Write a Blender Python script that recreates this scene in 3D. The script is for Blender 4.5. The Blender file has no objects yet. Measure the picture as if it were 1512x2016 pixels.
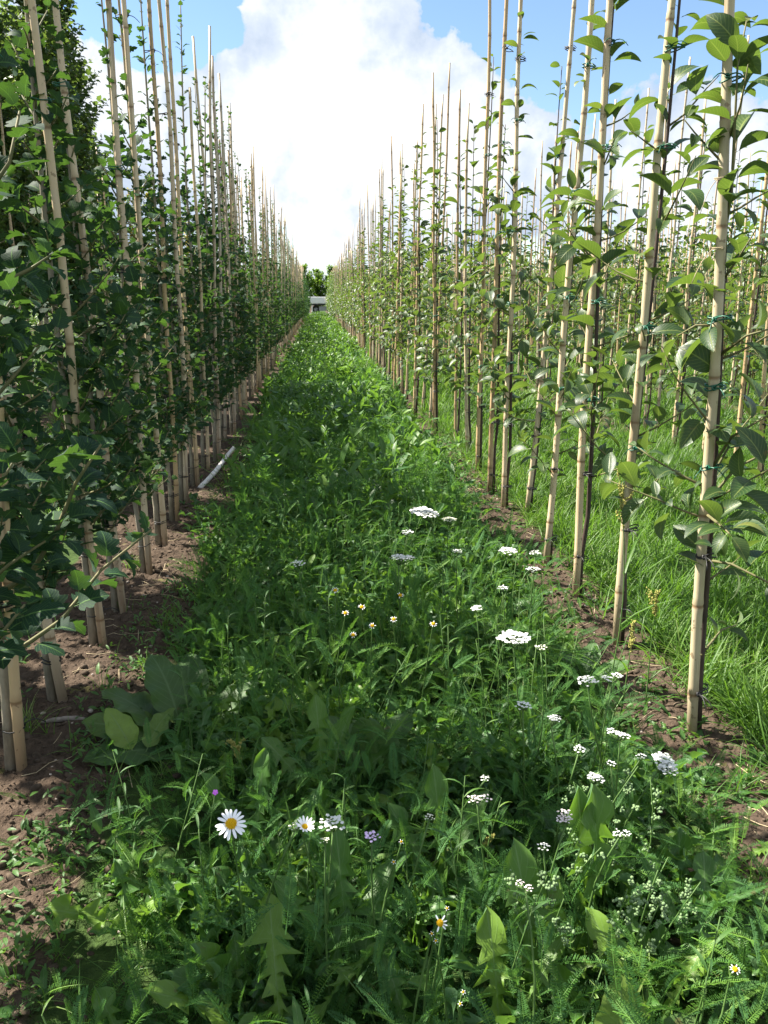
import bpy, math
import numpy as np
from mathutils import Vector

R = np.random.default_rng(11)
SC = bpy.context.scene
COL = SC.collection
rad = math.radians

# ------------------------------------------------------------------ camera
H = 1.2
YAW, PITCH, FPX = rad(4.5), rad(14.4), 1630.0
cfw = np.array([math.sin(YAW) * math.cos(PITCH), math.cos(YAW) * math.cos(PITCH), -math.sin(PITCH)])
crt = np.array([math.cos(YAW), -math.sin(YAW), 0.0])
cup = np.cross(crt, cfw)
CAM = np.array([0.0, 0.0, H])
cam = bpy.data.cameras.new('camera')
cam.sensor_fit = 'VERTICAL'
cam.sensor_height = 36.0
cam.lens = FPX / 2016 * 36.0
cam.clip_start = 0.05
cam.clip_end = 5000
camo = bpy.data.objects.new('camera', cam)
COL.objects.link(camo)
camo.location = CAM
camo.rotation_euler = (math.pi / 2 - PITCH, 0, -YAW)
SC.camera = camo


def ray(px, py):
    return crt * (px - 756) / FPX - cup * (py - 1008) / FPX + cfw


def at_z(px, py, z=0.0):
    d = ray(px, py)
    return CAM + d * (z - H) / d[2]


def at_y(px, py, y):
    d = ray(px, py)
    return CAM + d * (y / d[1])


def at_d(px, py, dist):
    return CAM + ray(px, py) * dist


# ------------------------------------------------------------------ mesh builder
class MB:
    def __init__(s):
        s.V, s.F, s.U, s.T, s.M, s.n = [], [], [], [], [], 0

    def add(s, V, F, U=None, T=None, m=0):
        V = np.asarray(V, float).reshape(-1, 3)
        F = np.asarray(F, int).reshape(-1, 3)
        k = len(V)
        s.V.append(V)
        s.F.append(F + s.n)
        s.U.append(np.zeros((k, 2)) if U is None else np.asarray(U, float))
        s.T.append(np.full(k, 0.5) if T is None else np.broadcast_to(np.asarray(T, float), (k,)))
        s.M.append(np.full(len(F), m, int))
        s.n += k

    def mesh(s, name, mats, smooth=True):
        V = np.concatenate(s.V)
        F = np.concatenate(s.F)
        U = np.concatenate(s.U)
        T = np.concatenate(s.T)
        M = np.concatenate(s.M)
        me = bpy.data.meshes.new(name)
        me.vertices.add(len(V))
        me.vertices.foreach_set('co', V.astype(np.float32).ravel())
        me.loops.add(len(F) * 3)
        me.loops.foreach_set('vertex_index', F.astype(np.int32).ravel())
        me.polygons.add(len(F))
        me.polygons.foreach_set('loop_start', np.arange(0, len(F) * 3, 3, dtype=np.int32))
        uv = me.uv_layers.new(name='UVMap')
        uv.data.foreach_set('uv', U[F.ravel()].astype(np.float32).ravel())
        at = me.attributes.new('tint', 'FLOAT', 'POINT')
        at.data.foreach_set('value', T.astype(np.float32))
        for m in (mats if isinstance(mats, (list, tuple)) else [mats]):
            me.materials.append(m)
        me.polygons.foreach_set('material_index', M.astype(np.int32))
        me.polygons.foreach_set('use_smooth', np.full(len(F), smooth))
        me.update(calc_edges=True)
        return me

    def build(s, name, mats, parent=None, smooth=True):
        return link(name, s.mesh(name, mats, smooth), parent)


def link(name, me, parent=None):
    o = bpy.data.objects.new(name, me)
    COL.objects.link(o)
    if parent is not None:
        o.parent = parent
    return o


def thing(name, loc, label, cat, group=None, rotz=0.0, data=None):
    o = bpy.data.objects.new(name, data)
    COL.objects.link(o)
    o.location = loc
    o.rotation_euler = (0, 0, rotz)
    return tag(o, label, cat, group)


def tag(o, label, cat, group=None, kind=None):
    o['label'] = label
    if cat:
        o['category'] = cat
    if group:
        o['group'] = group
    if kind:
        o['kind'] = kind
    return o


def nrm(a):
    a = np.asarray(a, float)
    return a / np.maximum(np.linalg.norm(a, axis=-1, keepdims=True), 1e-9)


def tube(mb, P, rr, n=6, T=0.5, m=0, cap=True):
    P = np.asarray(P, float)
    k = len(P)
    rr = np.broadcast_to(np.asarray(rr, float), (k,))
    d = nrm(np.gradient(P, axis=0))
    ref = np.array([0.31, 0.95, 0.05]) if abs(d[0][2]) > 0.7 else np.array([0.05, 0.03, 1.0])
    x = nrm(np.cross(d, ref))
    y = np.cross(d, x)
    a = np.arange(n) * 2 * math.pi / n
    V = P[:, None] + rr[:, None, None] * (x[:, None] * np.cos(a)[None, :, None] + y[:, None] * np.sin(a)[None, :, None])
    L = np.concatenate([[0], np.cumsum(np.linalg.norm(np.diff(P, axis=0), axis=1))])
    U = np.stack([np.broadcast_to(a / (2 * math.pi), (k, n)), np.broadcast_to(L[:, None], (k, n))], -1)
    i, j = np.meshgrid(np.arange(k - 1), np.arange(n), indexing='ij')
    a0 = i * n + j
    b0 = i * n + (j + 1) % n
    F = np.stack([a0, b0, b0 + n, a0, b0 + n, a0 + n], -1).reshape(-1, 3)
    V = V.reshape(-1, 3)
    U = U.reshape(-1, 2)
    Tn = np.broadcast_to(np.asarray(T, float), (k,)).repeat(n) if np.ndim(T) else np.full(k * n, T)
    if cap:
        V = np.concatenate([V, P[:1], P[-1:]])
        U = np.concatenate([U, [[0.5, 0], [0.5, L[-1]]]])
        Tn = np.concatenate([Tn, [Tn[0], Tn[-1]]])
        jj = np.arange(n)
        F = np.concatenate([F, np.stack([np.full(n, k * n), (jj + 1) % n, jj], -1),
                            np.stack([np.full(n, k * n + 1), (k - 1) * n + jj, (k - 1) * n + (jj + 1) % n], -1)])
    mb.add(V, F, U, Tn, m)


# ------------------------------------------------------------------ leaf templates: base at origin, +Y along, +Z upper side
def leaf(ts, ws, fold=0.25, bend=0.5, across=1, yoff=None, wave=0.0, petiole=0.0, twist=0.0, asym=None):
    ts, ws = np.asarray(ts, float), np.asarray(ws, float)
    k = len(ts)
    yo = np.zeros(k) if yoff is None else np.asarray(yoff, float)
    S = np.linspace(-1, 1, 2 * across + 1)
    dt = np.diff(ts, prepend=0)
    th = bend * (ts - 0.3)
    yc = np.cumsum(np.cos(th) * dt) + petiole
    zc = -np.cumsum(np.sin(th) * dt)
    V, U = [], []
    for i in range(k):
        for s in S:
            w = ws[i] * s * (1 if asym is None else asym[i, 0 if s < 0 else 1])
            tw = twist * ts[i]
            zz = abs(w) * fold * (abs(s) if across > 1 else 1) + wave * math.sin(ts[i] * 21 + (2.0 if s > 0 else 0)) * abs(s) ** 2 * (0.3 + ws[i])
            V.append((w * math.cos(tw) - zz * math.sin(tw), yc[i] + yo[i] * abs(s) + (0 if asym is None else .045 * abs(s) * (asym[i, 0 if s < 0 else 1] - 1)), zc[i] + zz * math.cos(tw) + w * math.sin(tw)))
            U.append((0.5 + 0.5 * s, ts[i]))
    n = len(S)
    F = []
    for i in range(k - 1):
        for j in range(n - 1):
            a = i * n + j
            F += [(a, a + 1, a + n + 1), (a, a + n + 1, a + n)]
    if petiole > 0:
        b = len(V)
        V += [(-0.012, 0, -0.0), (0.012, 0, 0), (0.009, petiole + 0.02, 0.0), (-0.009, petiole + 0.02, 0.0)]
        U += [(0.5, 0)] * 4
        F += [(b, b + 1, b + 2), (b, b + 2, b + 3)]
    return np.array(V), np.array(F), np.array(U)


def oval(det, fold, bend, wid=0.27):
    t = np.linspace(0, 1, det)
    w = wid * np.sin(np.pi * np.clip(t, 0, 1) ** 0.86) ** 0.8
    w[0] = 0.01
    w[-1] = 0.004
    return leaf(t, w, fold, bend, 1, petiole=0.16)


def lobed(fold, bend, sx=1.0):
    t = [0, .04, .12, .2, .27, .36, .46, .55, .62, .72, .82, .92, 1.0]
    w = np.array([.03, .22, .37, .47, .30, .43, .46, .27, .25, .27, .2, .11, .0]) * sx
    yo = [0, -.03, -.02, .05, .02, .04, .07, .03, .0, .02, .02, 0, 0]
    return leaf(t, w, fold, bend, 1, yoff=yo, petiole=0.28)


def lobed_low(fold, bend):
    return leaf([0, .2, .35, .5, 1.0], [.05, .45, .3, .42, .02], fold, bend, 1, yoff=[0, .05, 0, .06, 0], petiole=0.15)


def toothed(nl, wmax, fold, bend, seed, yback=-0.035, wave=.1, across=1):
    r = np.random.default_rng(seed)
    t, w, y = [0, .1], [.012, .014], [0, 0]
    for i in range(nl):
        c = .14 + .66 * i / nl
        st = .66 / nl
        env = wmax * (0.45 + 0.75 * (i + 1) / nl) * r.uniform(.8, 1.15)
        t += [c + .15 * st, c + .5 * st, c + .78 * st]
        w += [env * .27, env, env * .42]
        y += [0, yback, 0]
    t += [.82, .86, .9, .94, .97, 1.0]
    w += [wmax * .62, wmax * .7, wmax * .66, wmax * .5, wmax * .3, .002]
    y += [yback * .5, yback * .2, 0, 0, 0, 0]
    asym = r.uniform(.6, 1.25, (len(t), 2))
    asym[-5:] = asym[-5:] * .3 + .7
    return leaf(t, w, fold, bend, across, yoff=y, wave=wave, asym=asym)


def dock(wid, fold, bend, n=15, wave=.12):
    t = np.linspace(0, 1, n)
    w = wid * np.sin(np.pi * t ** 0.75) ** 0.75
    w[0] = .03
    w[-1] = .003
    return leaf(t, w, fold, bend, 2, wave=wave, petiole=.25)


def lance(wid, bend, n=5, fold=.3):
    t = np.linspace(0, 1, n)
    w = wid * np.sin(np.pi * np.clip(t * .93 + .04, 0, 1)) ** .8
    return leaf(t, w, fold, bend, 1)


def blade(bend, n=5, wid=.018):
    t = np.linspace(0, 1, n)
    w = wid * (1 - t ** 2.2) + .0006
    return leaf(t, w, .5, bend, 1)


def feather(np_, bend, seed, wid=.15, sub=True):
    """twice-cut yarrow-type leaf: a thin rib with many narrow leaflets"""
    r = np.random.default_rng(seed)
    V, F, U = [], [], []
    ns = 7
    prev = None
    for i in range(ns):
        t = i / (ns - 1)
        th = bend * t
        y, z = t * (1 - .12 * bend * bend * t), -bend * t * t * .5
        a = len(V)
        V += [(-.008 * (1 - t) - .002, y, z), (.008 * (1 - t) + .002, y, z)]
        U += [(.5, t), (.5, t)]
        if prev is not None:
            F += [(prev, prev + 1, a + 1), (prev, a + 1, a)]
        prev = a
    for i in range(np_):
        t = .14 + .84 * i / np_
        y, z = t * (1 - .12 * bend * bend * t), -bend * t * t * .5
        L = wid * math.sin(math.pi * (t * .86 + .1)) ** .7 * r.uniform(.85, 1.1)
        for sgn in (-1, 1):
            b = len(V)
            up = r.uniform(.1, .6) * L
            fy = L * r.uniform(.35, .7)
            V += [(0, y, z), (sgn * L * .5, y + fy * .35 + .016, z + up * .6), (sgn * L, y + fy, z + up), (sgn * L * .55, y + fy * .45 - .016, z + up * .5)]
            U += [(.5, t), (.3, t), (.1, t), (.3, t)]
            F += [(b, b + 3, b + 2), (b, b + 2, b + 1)] if sgn > 0 else [(b, b + 2, b + 3), (b, b + 1, b + 2)]
            if sub:
                for q in (.45, .75):
                    b = len(V)
                    px, py, pz = sgn * L * q, y + fy * q, z + up * q
                    s2 = L * .34
                    V += [(px, py - .006, pz), (px + sgn * s2 * .5, py + s2, pz + s2 * .5), (px + sgn * .012, py + .006, pz)]
                    U += [(.2, t)] * 3
                    F += [(b, b + 2, b + 1)]
                    b = len(V)
                    V += [(px, py + .006, pz), (px + sgn * s2 * .8, py - s2 * .5, pz + s2 * .2), (px - sgn * .012, py - .004, pz)]
                    U += [(.2, t)] * 3
                    F += [(b, b + 2, b + 1)]
    return np.array(V), np.array(F), np.array(U)


def scatter(mb, tpl, pos, yd, up, sc, tint, m=0):
    V, F, U = tpl
    pos = np.asarray(pos, float).reshape(-1, 3)
    N = len(pos)
    if N == 0:
        return
    y = nrm(np.broadcast_to(yd, (N, 3)))
    x = nrm(np.cross(y, np.broadcast_to(up, (N, 3)) + 1e-6))
    z = np.cross(x, y)
    sc = np.broadcast_to(np.asarray(sc, float), (N,))[:, None, None]
    W = pos[:, None] + sc * (V[None, :, 0:1] * x[:, None] + V[None, :, 1:2] * y[:, None] + V[None, :, 2:3] * z[:, None])
    k = len(V)
    FF = (F[None] + (np.arange(N) * k)[:, None, None]).reshape(-1, 3)
    mb.add(W.reshape(-1, 3), FF, np.tile(U, (N, 1)), np.broadcast_to(np.asarray(tint, float), (N,)).repeat(k), m)


def scatter_mix(mb, tpls, pos, yd, up, sc, tint, rng, m=0):
    pos = np.asarray(pos, float).reshape(-1, 3)
    N = len(pos)
    yd = np.broadcast_to(yd, (N, 3))
    up = np.broadcast_to(up, (N, 3))
    sc = np.broadcast_to(sc, (N,))
    tint = np.broadcast_to(tint, (N,))
    w = rng.integers(0, len(tpls), N)
    for i, t in enumerate(tpls):
        k = w == i
        scatter(mb, t, pos[k], yd[k], up[k], sc[k], tint[k], m)


# ------------------------------------------------------------------ materials
def new_mat(name):
    m = bpy.data.materials.new(name)
    m.use_nodes = True
    nt = m.node_tree
    nt.nodes.clear()
    return m, nt


def N(nt, t, **k):
    n = nt.nodes.new(t)
    for a, b in k.items():
        setattr(n, a, b)
    return n


def ramp(nt, stops, fac):
    r = N(nt, 'ShaderNodeValToRGB')
    e = r.color_ramp.elements
    while len(e) < len(stops):
        e.new(0.5)
    for el, (p, c) in zip(e, stops):
        el.position = p
        el.color = tuple(c) + (1,) if len(c) == 3 else c
    nt.links.new(fac, r.inputs[0])
    return r.outputs[0]


def mixc(nt, f, a, b, mode='MIX'):
    n = N(nt, 'ShaderNodeMix', data_type='RGBA', blend_type=mode)
    for s, v in ((n.inputs[0], f), (n.inputs[6], a), (n.inputs[7], b)):
        if hasattr(v, 'is_linked'):
            nt.links.new(v, s)
        else:
            s.default_value = v if isinstance(v, (int, float)) else tuple(v) + (1,)
    return n.outputs[2]


def mth(nt, op, a, b=None, clamp=False):
    n = N(nt, 'ShaderNodeMath', operation=op, use_clamp=clamp)
    for s, v in ((n.inputs[0], a), (n.inputs[1], b)):
        if v is None:
            continue
        if hasattr(v, 'is_linked'):
            nt.links.new(v, s)
        else:
            s.default_value = v
    return n.outputs[0]


def noise(nt, vec, scale, detail=3, rough=.55):
    n = N(nt, 'ShaderNodeTexNoise')
    n.inputs['Scale'].default_value = scale
    n.inputs['Detail'].default_value = detail
    n.inputs['Roughness'].default_value = rough
    if vec is not None:
        nt.links.new(vec, n.inputs['Vector'])
    return n.outputs[0]


def leaf_mat(name, cols, back, trans, tf=.38, rough=.42, spec=.45, vein=.5, veincol=None):
    m, nt = new_mat(name)
    a = N(nt, 'ShaderNodeAttribute', attribute_name='tint')
    geo = N(nt, 'ShaderNodeNewGeometry')
    k = len(cols)
    c = ramp(nt, [(i / max(1, k - 1), q) for i, q in enumerate(cols)], a.outputs['Fac'])
    nz = noise(nt, geo.outputs['Position'], 38, 3)
    c = mixc(nt, mth(nt, 'MULTIPLY', nz, .5), c, tuple(x * .45 for x in cols[0]))
    c = mixc(nt, mth(nt, 'MULTIPLY', mth(nt, 'GREATER_THAN', nz, .69), .55), c, (.11, .075, .03))
    uv = N(nt, 'ShaderNodeUVMap', uv_map='UVMap')
    sp = N(nt, 'ShaderNodeSeparateXYZ')
    nt.links.new(uv.outputs[0], sp.inputs[0])
    au = mth(nt, 'ABSOLUTE', mth(nt, 'SUBTRACT', sp.outputs[0], .5))
    mid = mth(nt, 'SUBTRACT', 1.0, mth(nt, 'MULTIPLY', au, 22), True)
    sv = mth(nt, 'SINE', mth(nt, 'MULTIPLY', mth(nt, 'SUBTRACT', sp.outputs[1], mth(nt, 'MULTIPLY', au, .55)), 62))
    sv = mth(nt, 'MULTIPLY', mth(nt, 'POWER', mth(nt, 'MAXIMUM', sv, 0.0), 9), .45)
    vn = mth(nt, 'MULTIPLY', mth(nt, 'MAXIMUM', mid, sv), vein)
    vc = veincol or tuple(min(1, x * 1.9 + .04) for x in cols[-1])
    c = mixc(nt, vn, c, vc)
    cb = mixc(nt, vn, back, vc)
    cs = mixc(nt, geo.outputs['Backfacing'], c, cb)
    p = N(nt, 'ShaderNodeBsdfPrincipled')
    nt.links.new(cs, p.inputs['Base Color'])
    rr = mth(nt, 'ADD', mth(nt, 'MULTIPLY', geo.outputs['Backfacing'], .3), rough)
    nt.links.new(rr, p.inputs['Roughness'])
    p.inputs['Specular IOR Level'].default_value = spec
    bp = N(nt, 'ShaderNodeBump')
    bp.inputs['Strength'].default_value = .35
    bp.inputs['Distance'].default_value = .004
    nt.links.new(mth(nt, 'ADD', vn, nz), bp.inputs['Height'])
    nt.links.new(bp.outputs[0], p.inputs['Normal'])
    tr = N(nt, 'ShaderNodeBsdfTranslucent')
    tc = mixc(nt, .55, trans, c, 'MIX')
    nt.links.new(tc, tr.inputs[0])
    ms = N(nt, 'ShaderNodeMixShader')
    ms.inputs[0].default_value = tf
    nt.links.new(p.outputs[0], ms.inputs[1])
    nt.links.new(tr.outputs[0], ms.inputs[2])
    o = N(nt, 'ShaderNodeOutputMaterial')
    nt.links.new(ms.outputs[0], o.inputs[0])
    return m


def solid_mat(name, c0, c1, scale=30, rough=.7, spec=.3, bump=.3, stretch=(1, 1, 1), metal=0.0, tint=None, dist=.004):
    m, nt = new_mat(name)
    tc = N(nt, 'ShaderNodeTexCoord')
    mp = N(nt, 'ShaderNodeMapping')
    mp.inputs['Scale'].default_value = stretch
    nt.links.new(tc.outputs['Object'], mp.inputs[0])
    nz = noise(nt, mp.outputs[0], scale, 5, .6)
    c = ramp(nt, [(.3, c0), (.7, c1)], nz)
    if tint:
        a = N(nt, 'ShaderNodeAttribute', attribute_name='tint')
        c = mixc(nt, a.outputs['Fac'], tint, c)
    p = N(nt, 'ShaderNodeBsdfPrincipled')
    nt.links.new(c, p.inputs['Base Color'])
    p.inputs['Roughness'].default_value = rough
    p.inputs['Specular IOR Level'].default_value = spec
    p.inputs['Metallic'].default_value = metal
    b = N(nt, 'ShaderNodeBump')
    b.inputs['Strength'].default_value = bump
    b.inputs['Distance'].default_value = dist
    nt.links.new(nz, b.inputs['Height'])
    nt.links.new(b.outputs[0], p.inputs['Normal'])
    o = N(nt, 'ShaderNodeOutputMaterial')
    nt.links.new(p.outputs[0], o.inputs[0])
    return m


M_LOBED = leaf_mat('lobed_leaf', [(.008, .028, .02), (.013, .042, .024), (.022, .062, .024), (.08, .17, .025)], (.04, .075, .06), (.18, .38, .025), tf=.24, rough=.66, spec=.16)
M_OVAL = leaf_mat('oval_leaf', [(.013, .04, .016), (.022, .06, .018), (.045, .098, .022), (.18, .21, .04)], (.09, .135, .065), (.28, .44, .04), tf=.32, rough=.44)
M_TALL = leaf_mat('tall_leaf', [(.02, .05, .018), (.03, .075, .022), (.06, .12, .03), (.1, .16, .03)], (.06, .1, .05), (.28, .42, .05), tf=.36)
M_YELL = leaf_mat('yellow_leaf', [(.3, .25, .02), (.5, .38, .02), (.2, .26, .03), (.12, .2, .03)], (.4, .33, .05), (.7, .55, .04), tf=.4)
M_WEED = leaf_mat('weed_leaf', [(.03, .09, .026), (.048, .135, .028), (.078, .185, .03), (.17, .3, .035)], (.075, .16, .065), (.28, .54, .03), tf=.36, rough=.46, spec=.4, veincol=(.2, .3, .13))
M_FERN = leaf_mat('feathery_leaf', [(.036, .11, .035), (.052, .15, .036), (.08, .2, .036), (.14, .27, .035)], (.065, .16, .06), (.24, .52, .04), tf=.36, vein=.1, rough=.55, spec=.25)
M_GRASS = leaf_mat('grass_blade', [(.045, .12, .016), (.07, .175, .02), (.12, .24, .03), (.3, .32, .12)], (.07, .16, .03), (.26, .52, .03), tf=.42, vein=.15, rough=.45)
M_DOCK = leaf_mat('dock_leaf', [(.04, .09, .035), (.05, .11, .04), (.07, .14, .04), (.22, .34, .06)], (.09, .15, .08), (.2, .38, .06), tf=.3, rough=.5, spec=.3, veincol=(.16, .25, .11))
M_PETAL = solid_mat('white_petal', (.55, .57, .54), (.72, .73, .7), 90, .6, .2, .1)
M_DAISY = solid_mat('daisy_petal', (.74, .76, .78), (.85, .86, .87), 40, .55, .25, .1)
M_PINKP = solid_mat('pinkish_petal', (.55, .46, .46), (.72, .66, .64), 120, .7, .2, .1)
M_LILAC = solid_mat('lilac_petal', (.6, .44, .72), (.78, .62, .86), 120, .7, .2, .1)
M_PURPLE = solid_mat('purple_petal', (.22, .05, .36), (.35, .1, .5), 120, .7, .2, .1)
M_CREAM = solid_mat('cream_floret', (.5, .52, .38), (.68, .69, .55), 150, .7, .2, .1)
M_DISC = solid_mat('yellow_disc', (.75, .42, .008), (.9, .58, .015), 400, .75, .2, .8)
M_STEM = solid_mat('green_stem', (.05, .11, .025), (.09, .16, .04), 25, .6, .3, .1)
M_SEED = solid_mat('seed_head', (.2, .2, .05), (.36, .34, .1), 90, .8, .2, .3)
M_BARKL = solid_mat('grey_bark', (.17, .15, .11), (.38, .34, .26), 34, .8, .25, .6, (1, 1, .35))
M_BARKR = solid_mat('dark_bark', (.035, .024, .02), (.09, .062, .05), 40, .65, .35, .4, (1, 1, .3))
M_TWIG = solid_mat('green_twig', (.09, .1, .04), (.17, .15, .07), 30, .7, .3, .2)
M_TIEB = solid_mat('black_tie', (.008, .008, .009), (.02, .02, .02), 80, .45, .5, .1)
M_TIEG = solid_mat('green_tie', (.004, .065, .036), (.008, .11, .06), 80, .4, .5, .1)
M_STRAW = solid_mat('dry_straw', (.3, .24, .14), (.5, .42, .28), 40, .8, .2, .2)
M_STICK = solid_mat('weathered_wood', (.12, .1, .085), (.3, .27, .24), 30, .85, .2, .7, (1, .3, 1))
M_STONE = solid_mat('stone', (.2, .16, .13), (.45, .4, .35), 60, .85, .25, .5)
M_WHITE = solid_mat('white_paint', (.74, .75, .76), (.82, .82, .82), 12, .45, .4, .05)
M_GREYP = solid_mat('grey_paint', (.3, .31, .34), (.4, .41, .44), 12, .5, .4, .05)
M_DARK = solid_mat('dark_metal', (.015, .016, .018), (.04, .04, .045), 12, .5, .4, .05)
M_PINKM = solid_mat('pinkish_panel', (.62, .52, .48), (.72, .62, .57), 12, .55, .3, .05)
M_PALECANE = solid_mat('bleached_cane', (.62, .59, .56), (.8, .78, .76), 26, .6, .3, .3, (.4, 1, 1))


def cane_mat():
    m, nt = new_mat('bamboo')
    tc = N(nt, 'ShaderNodeTexCoord')
    oi = N(nt, 'ShaderNodeObjectInfo')
    mp = N(nt, 'ShaderNodeMapping')
    mp.inputs['Scale'].default_value = (1, 1, .06)
    add = N(nt, 'ShaderNodeVectorMath', operation='ADD')
    nt.links.new(tc.outputs['Object'], add.inputs[0])
    cr = N(nt, 'ShaderNodeCombineXYZ')
    rnd = mth(nt, 'MULTIPLY', oi.outputs['Random'], 37.0)
    nt.links.new(rnd, cr.inputs[0])
    nt.links.new(rnd, cr.inputs[2])
    nt.links.new(cr.outputs[0], add.inputs[1])
    nt.links.new(add.outputs[0], mp.inputs[0])
    st = noise(nt, mp.outputs[0], 110, 4, .6)
    bl = noise(nt, add.outputs[0], 7, 4, .6)
    base = ramp(nt, [(.0, (.4, .28, .16)), (.2, (.55, .4, .22)), (.45, (.66, .54, .37)), (.7, (.58, .48, .34)), (.88, (.46, .41, .34)), (1.0, (.52, .46, .26))], oi.outputs['Random'])
    c = mixc(nt, mth(nt, 'MULTIPLY', st, .5), base, (.36, .24, .13))
    c = mixc(nt, mth(nt, 'MULTIPLY', mth(nt, 'GREATER_THAN', bl, .6), .22), c, (.48, .42, .34))
    sp = noise(nt, add.outputs[0], 55, 2, .5)
    c = mixc(nt, mth(nt, 'MULTIPLY', mth(nt, 'GREATER_THAN', sp, .67), .6), c, (.13, .075, .04))
    oz = N(nt, 'ShaderNodeSeparateXYZ')
    nt.links.new(tc.outputs['Object'], oz.inputs[0])
    mud = mth(nt, 'SUBTRACT', 1.0, mth(nt, 'DIVIDE', oz.outputs[2], mth(nt, 'ADD', .06, mth(nt, 'MULTIPLY', bl, .35))), True)
    c = mixc(nt, mth(nt, 'MULTIPLY', mud, .6), c, (.16, .12, .085))
    lg = N(nt, 'ShaderNodeMapping')
    lg.inputs['Scale'].default_value = (1, 1, .02)
    nt.links.new(add.outputs[0], lg.inputs[0])
    ls = noise(nt, lg.outputs[0], 60, 2, .5)
    c = mixc(nt, mth(nt, 'MULTIPLY', mth(nt, 'GREATER_THAN', ls, .6), .5), c, (.22, .14, .08))
    a = N(nt, 'ShaderNodeAttribute', attribute_name='tint')
    c = mixc(nt, a.outputs['Fac'], (.2, .12, .06), c)
    p = N(nt, 'ShaderNodeBsdfPrincipled')
    nt.links.new(c, p.inputs['Base Color'])
    p.inputs['Roughness'].default_value = .48
    p.inputs['Specular IOR Level'].default_value = .4
    b = N(nt, 'ShaderNodeBump')
    b.inputs['Strength'].default_value = .2
    b.inputs['Distance'].default_value = .002
    nt.links.new(st, b.inputs['Height'])
    nt.links.new(b.outputs[0], p.inputs['Normal'])
    o = N(nt, 'ShaderNodeOutputMaterial')
    nt.links.new(p.outputs[0], o.inputs[0])
    return m


M_CANE = cane_mat()

# ------------------------------------------------------------------ layout numbers (metres; rows run along +Y)
XL, XR, ROW = -0.80, 1.03, 1.83
SUN_AZ, SUN_EL = rad(-66), rad(49)          # azimuth from +Y, negative to the left


def soil_amount(x):
    """1 on the bare strips along the tree rows, 0 on the green strips"""
    def band(c, h):
        return np.clip((h - np.abs(x - c)) / .1 + .5, 0, 1)
    s = np.maximum(band(XL - .03, .31), band(XR, .15))
    for k in range(1, 14):
        s = np.maximum(s, .75 * band(XR + ROW * k, .17))
        s = np.maximum(s, band(XL - ROW * k, .28))
    return s


def vnoise(x, y, seed):
    xi, yi = np.floor(x).astype(np.int64), np.floor(y).astype(np.int64)
    fx, fy = x - xi, y - yi
    fx = fx * fx * (3 - 2 * fx)
    fy = fy * fy * (3 - 2 * fy)

    def h(a, b):
        n = (a * 374761393 + b * 668265263 + seed * 974711) & 0xFFFFFFFF
        n = ((n ^ (n >> 13)) * 1274126177) & 0xFFFFFFFF
        return ((n ^ (n >> 16)) & 0xFFFF) / 65535.0
    return (h(xi, yi) * (1 - fx) + h(xi + 1, yi) * fx) * (1 - fy) + (h(xi, yi + 1) * (1 - fx) + h(xi + 1, yi + 1) * fx) * fy


def ground_z(x, y):
    x, y = np.asarray(x, float), np.asarray(y, float)
    s = soil_amount(x)
    z = .022 * s + .03 * (vnoise(x * 2.1, y * 2.1, 1) - .5) + .016 * (vnoise(x * 6, y * 6, 2) - .5)
    near = np.clip(1.6 - y / 9, .15, 1)
    cl = vnoise(x * 19, y * 19, 3)
    cl2 = vnoise(x * 41, y * 41, 4)
    cl3 = vnoise(x * 85, y * 85, 5)
    z = z + near * s * (.022 * (np.maximum(cl, .4) - .4) + .017 * (np.maximum(cl2, .35) - .5) + .011 * (cl3 - .5))
    return z


def geo_line(lo, hi, step, far_lo, far_hi, grow=1.12):
    c = list(np.arange(lo, hi, step))
    s, v = step, c[-1]
    up = []
    while v < far_hi:
        s *= grow
        v += s
        up.append(v)
    s, v = step, c[0]
    dn = []
    while v > far_lo:
        s *= grow
        v -= s
        dn.append(v)
    return np.array(dn[::-1] + c + up)


def ground_mat():
    m, nt = new_mat('soil_and_turf')
    geo = N(nt, 'ShaderNodeNewGeometry')
    P = geo.outputs['Position']
    a = N(nt, 'ShaderNodeAttribute', attribute_name='tint')
    n1 = noise(nt, P, 3.2, 5, .6)
    n2 = noise(nt, P, 45, 4, .65)
    n3 = noise(nt, P, 160, 3, .6)
    soil = ramp(nt, [(.28, (.042, .032, .024)), (.5, (.075, .055, .04)), (.72, (.125, .092, .066))], n2)
    soil = mixc(nt, mth(nt, 'MULTIPLY', n1, .45), soil, (.052, .036, .026))
    moss = mth(nt, 'MULTIPLY', mth(nt, 'GREATER_THAN', noise(nt, P, 6.5, 4, .7), .63), .55)
    soil = mixc(nt, moss, soil, (.12, .12, .04))
    turf = ramp(nt, [(.3, (.025, .045, .014)), (.7, (.05, .085, .022))], n2)
    f = mth(nt, 'ADD', a.outputs['Fac'], mth(nt, 'MULTIPLY', mth(nt, 'SUBTRACT', n1, .5), .7), True)
    f = ramp(nt, [(.35, (0, 0, 0)), (.6, (1, 1, 1))], f)
    c = mixc(nt, f, turf, soil)
    p = N(nt, 'ShaderNodeBsdfPrincipled')
    nt.links.new(c, p.inputs['Base Color'])
    p.inputs['Roughness'].default_value = .95
    p.inputs['Specular IOR Level'].default_value = .1
    b = N(nt, 'ShaderNodeBump')
    b.inputs['Strength'].default_value = .9
    b.inputs['Distance'].default_value = .012
    nt.links.new(mth(nt, 'ADD', n2, mth(nt, 'MULTIPLY', n3, .5)), b.inputs['Height'])
    nt.links.new(b.outputs[0], p.inputs['Normal'])
    o = N(nt, 'ShaderNodeOutputMaterial')
    nt.links.new(p.outputs[0], o.inputs[0])
    return m


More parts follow.
